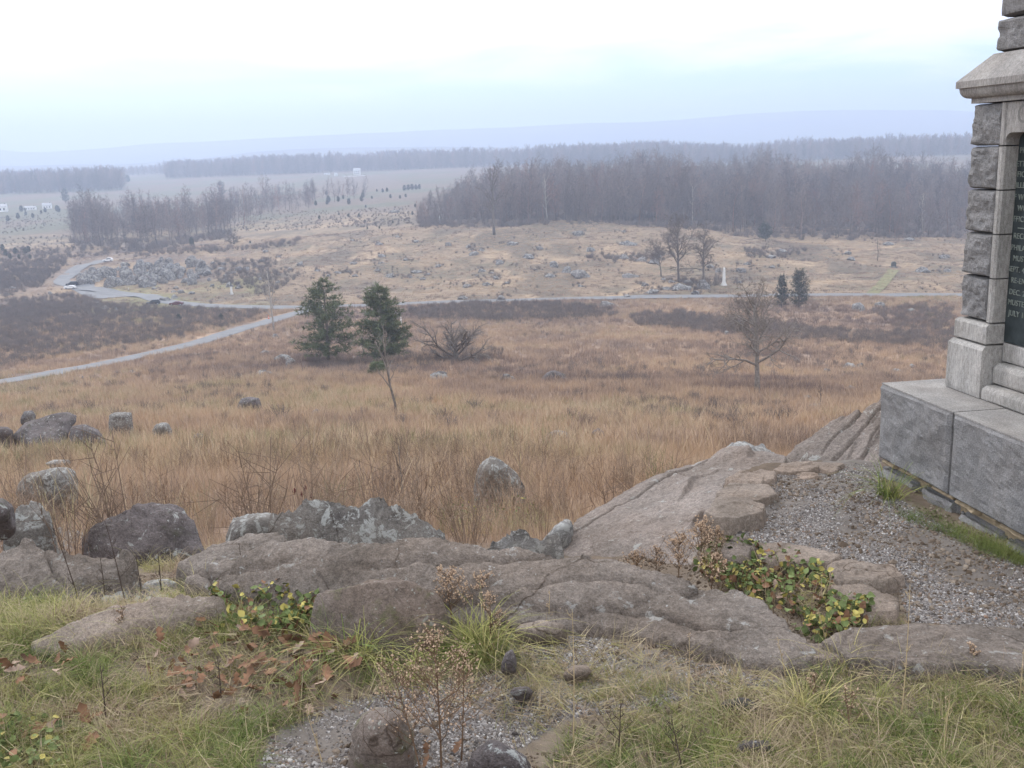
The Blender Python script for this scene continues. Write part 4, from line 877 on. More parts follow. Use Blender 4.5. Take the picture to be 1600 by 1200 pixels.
n_ = len(x); tn = np.clip(0.42+0.45*fbm2(x, y, 22, 4, 47)+RNG.normal(0, .13, n_), 0, .9); scatter('ridge_grass', ridgeP, np.stack([x, y, z], 1), RNG.uniform(0, 6.28, n_), RNG.uniform(0.6, 1.3, n_), tn)

# twiggy brush
def bush_mesh(seed, n, h, r_, mat, tw=0.02, sub=3):
    r = np.random.default_rng(seed); mb = MB()
    for k in range(n):
        a = r.uniform(0, 6.28); ln = r.uniform(0.1, 1.0); L = h*r.uniform(0.6, 1.1)
        p0 = np.array([math.cos(a)*r_*0.3*r.uniform(), math.sin(a)*r_*0.3*r.uniform(), -0.1*h]); tip = np.array([math.cos(a)*r_*ln, math.sin(a)*r_*ln, L*(1-0.35*ln*ln)])
        mid = (p0+tip)/2+np.array([0, 0, 0.12*L]); mb.tube([p0, mid, tip], [tw, tw*0.8, tw*0.4], 3, 0, False)
        for q in range(sub):
            u = r.uniform(0.35, 1); b = p0+(tip-p0)*u; e = b+r.normal(size=3)*h*0.16+np.array([0, 0, 0.14*h]); mb.tube([b, e], [tw*0.6, tw*0.3], 3, 0, False)
    return mb.mesh('brush', mat)
bushP = [bush_mesh(300+k, 34, 1.7, 1.5, M['brush_twig'], 0.024) for k in range(5)]
BRUSH = [([(0, 478), (120, 474), (300, 484), (420, 488), (380, 505), (280, 528), (150, 548), (0, 575)], 1500, 0.35), ([(0, 470), (120, 460), (180, 480), (60, 500), (0, 500)], 300, 0.35),
         ([(640, 484), (720, 476), (880, 474), (970, 486), (960, 497), (800, 503), (640, 500)], 620, 0.35), ([(980, 494), (1060, 488), (1150, 500), (1260, 512), (1330, 520), (1500, 520), (1500, 548), (1300, 535), (1120, 522), (1000, 510)], 1100, 0.4),
         ([(1360, 484), (1480, 478), (1500, 520), (1400, 515)], 260, 0.6), ([(480, 565), (640, 552), (780, 545), (790, 562), (640, 580), (490, 578)], 420, 0.2), ([(1000, 625), (1230, 632), (1240, 662), (1000, 660)], 160, 0.35),
         ([(330, 410), (420, 405), (470, 430), (420, 465), (330, 440)], 200, 0.2), ([(0, 415), (110, 405), (90, 440), (0, 470)], 260, 0.3), ([(200, 392), (380, 385), (470, 372), (460, 384), (330, 396), (210, 402)], 160, 0.5),
         ([(900, 398), (1040, 398), (1040, 412), (940, 410)], 60, .3), ([(1160, 388), (1260, 390), (1250, 404), (1170, 402)], 60, .3), ([(0, 340), (110, 330), (110, 350), (0, 368)], 200, .2), ([(540, 345), (640, 340), (650, 352), (560, 356)], 90, .1),
         ([(1060, 440), (1130, 432), (1140, 445), (1080, 455)], 40, .2), ([(960, 575), (1150, 570), (1150, 600), (980, 600)], 60, .3), ([(0, 372), (120, 368), (330, 384), (360, 392), (200, 398), (100, 404), (0, 402)], 420, .25), ([(0, 405), (110, 400), (80, 446), (0, 452)], 320, .15), ([(350, 330), (520, 330), (640, 322), (640, 348), (480, 360), (360, 362)], 620, .5), ([(0, 500), (180, 495), (60, 545), (0, 552)], 140, .3), ([(240, 600), (420, 590), (420, 640), (240, 640)], 40, .3)]
for poly, n, tn in BRUSH:
    P = sample_poly(poly, n); P = P[road_dist(P[:, 0], P[:, 1]) > 7.5]; n_ = len(P)
    near = np.clip(P[:, 1]/260, 0.45, 1.25)*np.where(P[:, 1] > 560, .6, 1)
    scatter('brush', bushP, P, RNG.uniform(0, 6.28, n_), RNG.uniform(0.5, 1.1, n_)*near, np.clip(tn+RNG.normal(0, .15, n_), 0, .95))
M['weed_twig'] = tintmat('weed_twig', [(0.0, (0.17, 0.12, 0.09)), (0.5, (0.27, 0.20, 0.15)), (0.8, (0.36, 0.28, 0.20)), (1.0, (0.20, 0.20, 0.10))])
weedP = [bush_mesh(340+k, 8, .85, .32, M['weed_twig'], 0.005, 6) for k in range(4)]
x, y, z = land(3400, 7, 60, 0, lambda x, y: ~((x > 0.75) & (y < 9.5)) & (fbm2(x, y, 5, 3, 52) > -.1))
n_ = len(x); scatter('dry_weeds', weedP, np.stack([x, y, z], 1), RNG.uniform(0, 6.28, n_), RNG.uniform(.5, 1.2, n_), np.clip(RNG.normal(.35, .25, n_), 0, 1))
x, y, z = land(2600, 60, 320, 5, lambda x, y: fbm2(x, y*.6, 22, 3, 53) > .12)
n_ = len(x); scatter('brush', bushP, np.stack([x, y, z], 1), RNG.uniform(0, 6.28, n_), RNG.uniform(.3, .7, n_), np.clip(RNG.normal(.3, .2, n_), 0, .9))
x, y, z = land(2600, 335, 560, 5, lambda x, y: fbm2(x, y, 18, 3, 54) > .1)
n_ = len(x); scatter('brush', bushP, np.stack([x, y, z], 1), RNG.uniform(0, 6.28, n_), RNG.uniform(.25, .6, n_), np.clip(RNG.normal(.3, .2, n_), 0, .9))
# small brown heath clumps on the ridge around the boulders
rp = np.array([(p[0]+RNG.normal(0, p[2]*0.6), p[1]+RNG.normal(0, 2.2)) for p in RIDGE for _ in range(7)]); P = hit(rp[:, 0], rp[:, 1]); P = P[~np.isnan(P[:, 1])]; P = P[road_dist(P[:, 0], P[:, 1]) > 4]
scatter('brush', bushP, P, RNG.uniform(0, 6.28, len(P)), RNG.uniform(0.35, 0.8, len(P)), np.clip(0.3+RNG.normal(0, .2, len(P)), 0, .95))

# ------------------------------------------------------------------ trees
def grow(tr, tw, p, d, L, r, lev, P, rs):
    seg = 5 if lev == 0 else (4 if lev < 2 else 3); pts = [p]; dirs = [d]; q = p.copy(); dd = d.copy()
    for i in range(seg):
        dd = dd+rs.normal(size=3)*P['wob'][lev]+np.array([0, 0, P['trop'][lev]]); dd /= np.linalg.norm(dd); q = q+dd*L/seg; pts.append(q.copy()); dirs.append(dd.copy())
    r1 = r*P.get('taper', 0.35) if lev < P['lev'] else r*0.4
    rad = [r+(r1-r)*i/seg for i in range(seg+1)]
    mbx = tr if lev < P['tl'] else tw
    mbx.tube(pts, rad, P['sides'][lev], 0, lev == 0)
    if lev >= P['lev']: return
    nc = P['n'][lev]; st = P['start'][lev]
    for k in range(nc):
        u = st+(1-st)*(k+rs.uniform(0.1, 0.9))/nc; i = min(int(u*seg), seg-1); b = pts[i]+(pts[i+1]-pts[i])*(u*seg-i); dr = dirs[i+1]
        if lev == 0:
            e1 = np.cross(dr, (0, 1, 0.01)); e1 /= np.linalg.norm(e1); e2 = np.cross(dr, e1); th = k*2.4+rs.uniform(-.4, .4); a = e1*math.cos(th)+e2*math.sin(th)
        else: a = np.cross(dr, rs.normal(size=3)); a /= np.linalg.norm(a)+1e-9
        an = math.radians(P['ang'][lev])*rs.uniform(0.7, 1.25)*(1-0.35*u if lev == 0 else 1)
        nd = dr*math.cos(an)+a*math.sin(an)
        ln = L*P['rat'][lev]*(rs.uniform(0.5, 1.25) if lev < 2 else rs.uniform(.6, 1.2))*((1-0.55*u) if lev == 0 else (1-0.35*u))
        grow(tr, tw, b, nd/np.linalg.norm(nd), ln, max((rad[i]*0.62 if lev else rad[i]*0.55), P['rmin']*(1.6 if lev+1 < P['lev'] else 1)), lev+1, P, rs)
def tree_meshes(seed, H, r, P, mats, lean=(0, 0, 1)):
    rs = np.random.default_rng(seed); tr, tw = MB(), MB(); d = np.array(lean, float); d /= np.linalg.norm(d)
    grow(tr, tw, np.array([0, 0, -0.3]), d, H*P['th'], r, 0, P, rs)
    return tr.mesh('trunk', mats[0], True), tw.mesh('crown', mats[1])
OAK = dict(lev=4, tl=3, n=[17, 10, 7, 6], ang=[64, 50, 48, 46], rat=[0.68, 0.58, 0.55, 0.52], trop=[0.02, 0.05, 0.02, 0.0, 0.0], wob=[0.06, 0.16, 0.2, 0.22, 0.22], start=[0.32, 0.25, 0.2, 0.2], sides=[8, 5, 4, 3, 3], rmin=0.011, th=0.86)
TALL = dict(OAK, n=[15, 7, 6, 5], ang=[42, 40, 42, 42], rat=[0.46, 0.5, 0.5, 0.5], start=[0.32, .25, .2, .2], trop=[.03, .12, .06, .02, 0], rmin=0.016, th=0.95)
PALE = dict(TALL, n=[12, 4, 3, 3], rat=[0.36, .5, .5, .5], ang=[50, 45, 42, 42], start=[.25, .25, .2, .2])
SAP = dict(OAK, lev=3, tl=1, n=[8, 4, 3], ang=[40, 40, 40], rat=[0.42, .5, .5], start=[0.45, .3, .2], rmin=0.007, sides=[6, 4, 3, 3], wob=[.07, .14, .2, .2], trop=[.02, .06, .03, 0], th=0.9)
BUSHY = dict(OAK, n=[15, 10, 6, 5], ang=[72, 48, 46, 44], rat=[1.9, .55, .5, .5], start=[0.05, .25, .2, .2], trop=[0, .10, .02, 0, 0], th=0.46)
FOR = dict(lev=3, tl=1, n=[17, 7, 7], ang=[52, 46, 46], rat=[0.40, 0.52, 0.55], trop=[.02, .10, .05, 0], wob=[.07, .2, .25, .25], start=[.16, .15, .15], sides=[5, 3, 3, 3], rmin=0.032, th=0.95)
def tree(name, label, px, py, H, meshes, rz=0, group=None, scl=1.0, P=None, cat='tree'):
    Q = hit1(px, py) if P is None else P
    t = empty(name, Q, rz); tag(t, label, cat, group); t.scale = (scl,)*3
    for m in meshes: link(m.name.split('.')[0], m, t)
    return t
def htree(px, py, top): Q = hit1(px, py); return (py-top)*Q[1]/FOC*1.0
def one(name, label, px, py, top, seed, P, mats, rr=0.022, lean=(0, 0, 1), rz=0):
    H = htree(px, py, top)*1.02; return tree(name, label, px, py, H, tree_meshes(seed, H, H*rr, P, mats, lean), rz)
B, T_, BP_, TG_ = M['bark'], M['twig'], M['bark_pale'], M['twig_grey']
one('bare_tree', 'broad bare tree standing alone in the grass near the monument base', 1183, 616, 447, 11, OAK, (M['bark_grey'], TG_), 0.027)
one('bare_tree', 'slender crooked bare tree in front of the right hand pine', 619, 650, 500, 23, dict(SAP, n=[10, 4, 3], start=[.35, .3, .2]), (B, TG_), 0.016, (-0.07, 0, 1))
one('bare_tree', 'pale bare tree beside the road bend before the two pines', 428, 517, 418, 31, PALE, (BP_, TG_), 0.016)
one('bare_tree', 'low spreading many limbed bare tree beside the pines', 712, 566, 478, 37, BUSHY, (B, TG_), 0.05)
one('bare_tree', 'taller of the bare trees behind the white obelisk', 1061, 441, 345, 41, dict(OAK, ang=[50, 45, 42, 42]), (B, T_), 0.022)
one('bare_tree', 'forked bare tree just beside the white obelisk', 1099, 446, 358, 43, OAK, (B, T_), 0.022)
one('bare_tree', 'small thin bare tree next to the taller tree by the obelisk', 1033, 432, 372, 47, OAK, (B, T_), 0.018)
one('bare_tree', 'tall bare tree with a thick trunk at the wood edge on the ridge', 772, 367, 268, 53, TALL, (B, T_), 0.024)
one('bare_tree', 'pale branching bare tree before the wood on the ridge crest', 855, 346, 276, 59, PALE, (BP_, BP_), 0.018)
one('bare_tree', 'pale leaning dead tree at the corner of the wood', 694, 347, 300, 61, dict(PALE, n=[6, 3, 2, 2]), (BP_, BP_), 0.014, (-0.3, 0, 1))
one('bare_tree', 'pale white limbed tree at the edge of the wood near the monument', 1441, 366, 302, 67, PALE, (BP_, BP_), 0.016)
one('bare_tree', 'whitish bare trunk rising out of the wood above the obelisk', 1082, 352, 290, 71, dict(PALE, n=[6, 3, 2, 2], start=[.5, .2, .2, .2]), (BP_, BP_), 0.016)
one('bare_tree', 'squat gnarled bare tree beside the brush behind the rock heap', 366, 381, 358, 73, BUSHY, (B, T_), 0.05)
one('dead_tree', 'small dead conical tree beside the mown grass track', 1371, 407, 370, 79, dict(PALE, n=[22, 3, 2, 2], ang=[85, 45, 40, 40], rat=[.30, .4, .4, .4], start=[.15, .3, .2, .2], trop=[0, -.02, 0, 0, 0]), (B, T_), 0.02)
one('bare_tree', 'small twiggy sapling near the pale rocks beside the tilted slab', 1283, 640, 590, 83, SAP, (B, T_), 0.016)
one('bare_sapling', 'pale forked sapling beside the upright boulder in the grass', 803, 800, 655, 87, dict(SAP, n=[3, 3, 2], start=[.3, .4, .3], ang=[22, 30, 30], rat=[.75, .4, .4], rmin=.004), (M['straw'], M['straw']), 0.012)
for k, (px, py, top, ln, l) in enumerate([(630, 808, 645, (0.02, 0, 1), 'tallest grey sapling stem of the clump behind the ledge'), (636, 806, 690, (0.07, 0, 1), 'shorter grey sapling stem leaning from the clump behind the ledge'), (566, 775, 690, (-0.1, 0, 1), 'thin leaning sapling in the grass above the peaked boulder')]):
    one('bare_sapling', l, px, py, top, 91+k, dict(SAP, n=[6, 2, 2], ang=[18, 25, 25], rat=[.4, .4, .4], rmin=.004), (B, T_), 0.009, ln)

def conifer(seed, H, R, mats, tuft=0.45, whorls=26, per=7, shape=0.75, bare=0.08, up=0.25, irr=0.3, dens=7, width=0.10):
    rs = np.random.default_rng(seed); tr = MB(); tr.tube([(0, 0, -0.3), (0.05, 0, H*0.5), (0, 0.03, H*0.98)], [H*0.022, H*0.014, 0.02], 7)
    v = []; f = []
    for w in range(whorls):
        u = bare+(1-bare)*(w+rs.uniform(0, .8))/whorls; z0 = H*u
        for b in range(per):
            a = rs.uniform(0, 6.28); Lb = R*((1-u)**shape)*(1.0 if u > 0.2 else 0.55+0.45*u/0.2)*rs.uniform(1-irr, 1+irr*0.7)+0.15
            e = np.array([math.cos(a)*Lb, math.sin(a)*Lb, z0+Lb*up*rs.uniform(0.1, 1.6)]); s0 = np.array([0, 0, z0]); tr.tube([s0, (s0+e)/2-np.array([0, 0, .06*Lb]), e], [0.03, 0.02, 0.008], 3, 0, False)
            nt_ = max(2, int(dens*Lb/R*1.6+1))
            for k in range(nt_):
                q = 0.25+0.8*(k+rs.uniform())/nt_; c = s0+(e-s0)*q+rs.normal(size=3)*0.12*tuft*2
                for t in range(6):
                    d = rs.normal(size=3)+np.array([math.cos(a), math.sin(a), 0.7])*0.8; d /= np.linalg.norm(d); sd = np.cross(d, rs.normal(size=3)); sd /= np.linalg.norm(sd)+1e-9
                    L = tuft*rs.uniform(0.6, 1.3); i = len(v); v += [c-sd*width*L, c+sd*width*L, c+d*L]; f.append((i, i+1, i+2))
    return tr.mesh('trunk', mats[0], True), mesh_np('crown', np.array(v), np.array(f), mats[1])
def con(name, label, px, py, top, wpx, seed, mats, **kw):
    Q = hit1(px, py); k = Q[1]/FOC; return tree(name, label, px, py, 0, conifer(seed, (py-top)*k, wpx/2*k, mats, **kw), 0)
NE = (M['bark'], M['needle']); CE = (M['bark'], M['cedar'])
con('pine_tree', 'broader shaggy pine with low spreading boughs beside the road bend', 514, 569, 433, 104, 401, NE, tuft=0.75, whorls=17, per=8, shape=0.55, irr=0.4, dens=13, up=0.20, width=.08, bare=.1)
con('pine_tree', 'narrower dark pine behind the slender crooked bare tree', 600, 574, 444, 84, 405, NE, tuft=0.75, whorls=19, per=8, shape=0.45, irr=0.38, dens=13, up=0.28, width=.085, bare=.1)
con('pine_tree', 'tiny round green pine sapling in front of the dark pine', 591, 588, 568, 24, 409, NE, tuft=0.5, whorls=9, per=8, shape=0.35, dens=5)
con('cedar_tree', 'taller dark cedar of the two beside the valley road', 1248, 484, 424, 34, 411, CE, tuft=0.5, whorls=26, per=8, shape=0.4, up=0.9, dens=6)
con('cedar_tree', 'shorter brownish cedar of the two beside the valley road', 1221, 481, 431, 20, 413, CE, tuft=0.5, whorls=22, per=7, shape=0.4, up=0.9, dens=5)
con('cedar_tree', 'dark evergreen standing against the wood on the ridge', 1196, 377, 351, 22, 417, CE, tuft=0.9, whorls=14, per=7, shape=0.4, up=0.7, dens=5)
con('cedar_tree', 'lone dark evergreen in the pale far field by the white houses', 103, 318, 296, 12, 419, CE, tuft=1.4, whorls=12, per=6, shape=0.5, up=0.6, dens=4)
con('cedar_tree', 'evergreen poking above the bare copse', 347, 312, 284, 14, 421, CE, tuft=1.4, whorls=12, per=6, shape=0.5, up=0.6, dens=4)
cproto = [conifer(430+k, 3.2, 0.95, CE, tuft=0.45, whorls=9, per=6, shape=0.5, up=0.7, dens=3, width=0.22) for k in range(3)]
def small_cedars(lst, label, group, h0, h1):
    for px, py in lst:
        Q = hit1(px, py)
        if np.isnan(Q[1]): continue
        tree('cedar_tree', label, px, py, 0, random.choice(cproto), random.uniform(0, 6), group, random.uniform(h0, h1)*Q[1]/FOC/3.2, Q)
small_cedars([(random.uniform(405, 655), random.uniform(322, 362)) for _ in range(12)], 'small dark cedar dotted over the brown slope behind the ridge', 'small cedars on the brown slope', 2.5, 6)
small_cedars([(632, 299), (638, 298), (644, 297.5), (650, 297), (655, 296)], 'dark evergreen in the tight row on the green far field', 'row of evergreens on the far field', 7, 9)
small_cedars([(581, 311), (568, 301), (589, 300), (605, 300), (610, 310), (634, 309), (598, 301), (625, 311)], 'small evergreen bush scattered on the far field slope', 'evergreen bushes on the far field', 3, 6)
small_cedars([(random.uniform(490, 572), random.uniform(304, 325)) for _ in range(10)], 'dark evergreen in the clump below the white farmhouse', 'evergreens below the farmhouse', 5, 10)
small_cedars([(random.uniform(0, 60), random.uniform(380, 410)) for _ in range(8)], 'dark evergreen bush in the brush by the valley edge', 'evergreen bushes at the valley edge', 6, 11)
small_cedars([(random.uniform(5, 110), random.uniform(330, 350)) for _ in range(10)], 'dark evergreen in the hedge line below the white houses', 'evergreens below the white houses', 5, 9)
small_cedars([(170, 284), (178, 283), (184, 284), (192, 286), (200, 286)], 'dark conifer at the end of the far treeline', 'conifers at the end of the far treeline', 10, 14)
small_cedars([(346, 502), (280, 502), (300, 384)], 'small dark cedar by the brush along the side road', 'cedars by the side road', 8, 12)

# woods
fmesh = [tree_meshes(500+k, [24, 27, 20, 25, 17, 22][k], [0.2, .22, .15, .2, .12, .16][k], FOR, (M['wood_trunk'], M['wood_twig'])) for k in range(6)]
fwhole = []
for a, b in fmesh:
    j = bmesh.new(); j.from_mesh(a); j.from_mesh(b); me = bpy.data.meshes.new('tree'); j.to_mesh(me); j.free(); me.materials.append(M['wood_twig']); fwhole.append(me)
WOOD_RAMP = (float(ray(640, 240)[0]), float(ray(800, 240)[0]))
def wood_things(edge, n, label, group, d0, d1, s0=0.55, s1=1.1):
    e = np.array(edge, float)
    for k in range(n):
        u = random.random()*(len(e)-1); i = int(u); q = e[i]+(e[min(i+1, len(e)-1)]-e[i])*(u-i); t = float(ray(q[0], 240)[0]); Yv = q[1]+random.uniform(d0, d1); X = t*Yv
        k_ = float(S(t, *WOOD_RAMP))*.55+.45 if 'dense wood' in group else 1.0
        tree('bare_tree', label, 0, 0, 0, random.choice(fmesh), random.uniform(0, 6.28), group, random.uniform(s0, s1)*k_, np.array([X, Yv, float(zf(np.array(X), np.array(Yv)))-0.2]))
def wood_mass(name, t0, t1, y0, y1, n, scale, cond=None, thin=None):
    t = RNG.uniform(t0, t1, n); y = np.sqrt(RNG.uniform(y0*y0, y1*y1, n)); x = t*y
    ok = np.ones(n, bool) if cond is None else cond(t, y)
    x, y = x[ok], y[ok]; P = np.stack([x, y, zf(x, y)-0.2], 1); n = len(P)
    ramp_ = (S(x/y, *WOOD_RAMP)*.5+.5) if y1 == 920 else (0.85+.25*fbm2(x, y, 25, 2, 95))
    return scatter(name, fwhole, P, RNG.uniform(0, 6.28, n), scale*ramp_*(1+.22*fbm2(x, y, 45, 2, 96))*RNG.uniform(0.6, 1.2, n), RNG.uniform(0, 1, n), 0.04)
EDGE = [(648, 556), (700, 548), (780, 545), (850, 540), (930, 542), (1000, 546), (1100, 535), (1200, 526), (1300, 520), (1400, 522), (1520, 524)]
wood_things(EDGE, 190, 'bare grey tree in the front ranks of the dense wood on the ridge', 'bare trees in the front of the dense wood', 0, 26)
tx = [float(ray(e[0], 240)[0]) for e in EDGE]; ty = [e[1] for e in EDGE]
def wood_back(t):
    return np.interp(t, [float(ray(p, 240)[0]) for p in (640, 700, 800, 900, 1000, 1100, 1250, 1500, 1700)], [600, 720, 800, 860, 900, 920, 850, 830, 830])
wood_mass('woodland', tx[0]-0.004, 0.56, 560, 920, 5200, 0.93, lambda t, y: (y > np.interp(t, tx, ty)+22) & (y < wood_back(t)))
wood_things([(96, 590), (130, 560), (160, 556), (230, 556), (300, 575), (350, 640), (400, 720)], 84, 'bare tree in the copse behind the parking area', 'bare trees of the copse', -6, 70, 0.45, 1.0)
wood_mass('woodland', float(ray(98, 240)[0]), float(ray(345, 240)[0]), 605, 810, 300, 0.95)
wood_mass('woodland', float(ray(330, 240)[0]), float(ray(480, 240)[0]), 760, 960, 70, 0.8)
def edge_brush(edge, n, d0, d1, sc):
    e = np.array(edge, float); u = RNG.uniform(0, len(e)-1.001, n); i = u.astype(int); q = e[i]+(e[i+1]-e[i])*(u-i)[:, None]
    t = ray(q[:, 0], np.full(n, 240.))[:, 0]; Yv = q[:, 1]+RNG.uniform(d0, d1, n); X = t*Yv; P = np.stack([X, Yv, zf(X, Yv)-.2], 1)
    scatter('undergrowth', bushP, P, RNG.uniform(0, 6.28, n), sc*RNG.uniform(.5, 1.3, n), np.clip(RNG.normal(.35, .2, n), 0, .9))
edge_brush(EDGE, 900, -10, 60, 1.7)
edge_brush([(96, 556), (160, 552), (230, 552), (300, 570), (350, 596)], 200, -6, 50, 1.8)
wood_things([(340, 830), (400, 850), (470, 860), (490, 900), (575, 950)], 80, 'thin bare tree in the open grove before the far fields', 'thin trees of the open grove', -30, 120, 0.5, 0.85)
far_t = [tree_meshes(520+k, 24, 0.25, dict(FOR, lev=2, tl=1, n=[18, 11], ang=[52, 46], rat=[.42, .6], start=[.08, .15], rmin=0.11, sides=[4, 3, 3]), (M['wood_trunk'], M['wood_twig'])) for k in range(4)]
fj = []
for a, b in far_t:
    j = bmesh.new(); j.from_mesh(a); j.from_mesh(b); me = bpy.data.meshes.new('tree'); j.to_mesh(me); j.free(); me.materials.append(M['wood_twig']); fj.append(me)
def far_wood(px0, px1, y0, y1, n, sc):
    t = RNG.uniform(float(ray(px0, 240)[0]), float(ray(px1, 240)[0]), n); y = RNG.uniform(y0, y1, n); x = t*y
    P = np.stack([x, y, zf(x, y)-0.2], 1); sc_ = sc*(0.9+0.2*fbm2(x, y, 120, 2, 91)); scatter('far_woodland', fj, P, RNG.uniform(0, 6.28, n), sc_*RNG.uniform(0.75, 1.15, n), RNG.uniform(0, 1, n), 0.03)
far_wood(-60, 186, 1420, 1620, 700, 1.15)
far_wood(255, 560, 1800, 2080, 1100, 1.1); far_wood(560, 860, 1780, 2100, 1200, 1.2); far_wood(840, 1045, 1650, 2050, 1100, 1.25)
far_wood(1040, 1560, 1560, 1950, 1900, 1.2); far_wood(186, 260, 2100, 2500, 160, 0.8)

# ------------------------------------------------------------------ far buildings, stones, vehicles
def house(label, px, py, w, h, d, rz, P=None, roofh=0.45, wins=((2, 2),), name='white_house', mat='white_paint', k_=None):
    Q = hit1(px, py); k = Q[1]/FOC; w, h, d = w*k, h*k, d*k
    t = empty(name, Q, rz); tag(t, label, 'house')
    mb = MB(); mb.box((-w/2, -d/2, -0.5), (w/2, d/2, h)); g = h*roofh
    mb.poly([(-w/2, -d/2, h), (-w/2, d/2, h), (-w/2, 0, h+g)]); mb.poly([(w/2, d/2, h), (w/2, -d/2, h), (w/2, 0, h+g)])
    link('wall', mb.mesh('wall', M[mat]), t)
    r = MB()
    for s_ in (-1, 1):
        o_ = [(-w/2-.3, s_*(d/2+.3), h-0.15), (w/2+.3, s_*(d/2+.3), h-0.15), (w/2+.3, 0, h+g+.05), (-w/2-.3, 0, h+g+.05)]; r.poly(o_); r.poly([(a, b, c+0.25) for a, b, c in o_][::-1])
        r.poly([o_[0], o_[1], (o_[1][0], o_[1][1], o_[1][2]+.25), (o_[0][0], o_[0][1], o_[0][2]+.25)])
    rf = link('roof', r.mesh('roof', M['roof']), t)
    cb = MB(); cb.box((w*0.3, -0.4, h+g*0.6), (w*0.3+0.9, 0.4, h+g+1.2)); link('chimney', cb.mesh('chimney', M['far']), rf)
    nx, nz = wins[0]
    ww, wh = w/(nx*2+1), h/(nz*2+1)
    wm = MB(); wm.box((-ww/2*.8, -0.08, -wh*0.6), (ww/2*.8, 0.02, wh*0.6)); wme = wm.mesh('window', M['window'])
    for a in range(nx):
        for b in range(nz): link('window', wme, t, (-w/2+ww*(2*a+1.5), -d/2-0.03, wh*(2*b+1.5)))
    return t
house('white two storey farmhouse alone on the far field before the treeline', 558, 273, 10.5, 6.8, 7, 0.1, wins=((3, 2),))
house('tiny white outbuilding near the white farmhouse', 525, 275, 5, 3.2, 4, 0.2, wins=((1, 1),))
house('low pale shed farthest along the fields from the farmhouse', 511, 273, 9, 2, 3, 0.1, roofh=0.3, wins=((2, 1),))
house('large pale barn roofed white at the edge of the frame', 2, 331, 18, 8, 12, 0.3, wins=((3, 1),), name='white_barn')
house('long low white house among the trees past the barn', 48, 328, 16, 4, 6, 0.15, roofh=0.35, wins=((4, 1),))
house('white gabled house beside the lone evergreen', 74, 326, 13, 5, 6, 0.25, roofh=0.7, wins=((3, 1),))
house('white farmhouse before the far treeline next to the monument', 1482, 237, 13, 7, 8, -0.3, wins=((3, 2),))
house('long low white shed on the far field near the monument', 1441, 236, 10, 2.2, 4, -0.2, roofh=0.4, wins=((2, 1),))
fl = smooth_line([(536, 277), (552, 276), (571, 275)])
w = MB()
for i in range(0, len(fl)-1):
    a, b = fl[i], fl[i+1]; z0, z1 = float(zf(*a)), float(zf(*b))
    for hz_ in (0.4, 0.9, 1.4): w.tube([(a[0], a[1], z0+hz_), (b[0], b[1], z1+hz_)], [0.16, 0.16], 4)
fe = empty('rail_fence', (fl[0][0], fl[0][1], float(zf(*fl[0])))); tag(fe, 'white rail fence along the far field below the farmhouse', 'fence')
o = link('rail', w.mesh('rail', M['white_paint']), fe); o.matrix_parent_inverse = Matrix.Translation(-Vector(fe.location))
pm = MB(); pm.box((-.12, -.12, -.2), (.12, .12, 1.6)); pme = pm.mesh('post', M['white_paint'])
for i in range(0, len(fl), 2): link('post', pme, fe, (fl[i][0]-fl[0][0], fl[i][1]-fl[0][1], float(zf(*fl[i])-zf(*fl[0]))))

def lathe_sq(mb, prof):        # square-plan shaft from (half width, z) pairs
    for (a, z0), (b, z1) in zip(prof[:-1], prof[1:]):
        P = [(-1, -1), (1, -1), (1, 1), (-1, 1)]
        for i in range(4):
            p, q = P[i], P[(i+1) % 4]; mb.poly([(p[0]*a, p[1]*a, z0), (q[0]*a, q[1]*a, z0), (q[0]*b, q[1]*b, z1), (p[0]*b, p[1]*b, z1)])
def obelisk(label, px, py, top, name='obelisk', statue=None):
    Q = hit1(px, py); h = (py-top)*Q[1]/FOC; t = empty(name, Q, 0.2); tag(t, label, 'monument')
    b = MB(); lathe_sq(b, [(0, -.3), (h*.13, -.3), (h*.13, h*.06), (h*.10, h*.06), (h*.10, h*.14), (0, h*.14)]); link('pedestal', b.mesh('pedestal', M['marble']), t)
    s_ = MB(); lathe_sq(s_, [(h*.075, h*.14), (h*.048, h*.93), (0, h)]) if statue is None else lathe_sq(s_, [(h*.08, h*.14), (h*.07, h*.55), (h*.09, h*.57), (h*.09, h*.6), (0, h*.6)])
    link('shaft', s_.mesh('shaft', M['marble']), t)
    if statue:
        g = MB(); g.tube([(0, 0, h*.6), (0, 0, h*.72), (0, 0, h*.84), (0, 0, h*.9)], [h*.035, h*.04, h*.05, h*.02], 6); g.tube([(0, 0, h*.89), (0, 0, h*.94), (0, 0, h)], [h*.015, h*.03, h*.012], 6); link('statue', g.mesh('statue', M[statue], True), t)
    return t
obelisk('slim white obelisk by the boulders near the valley road', 1131, 446, 417)
obelisk('pale monument with a small standing figure on the ridge crest', 687, 350, 337, 'statue_monument', 'marble')
obelisk('slim pale monument on the grass beyond the parking area', 362, 460, 440, 'statue_monument', 'bronze')
obelisk('short white marker stone against the dark pine', 627, 508, 493, 'stone_marker', 'marble')
obelisk('small white marker stone by the road near the rock heap', 201, 453, 449, 'stone_marker', None)
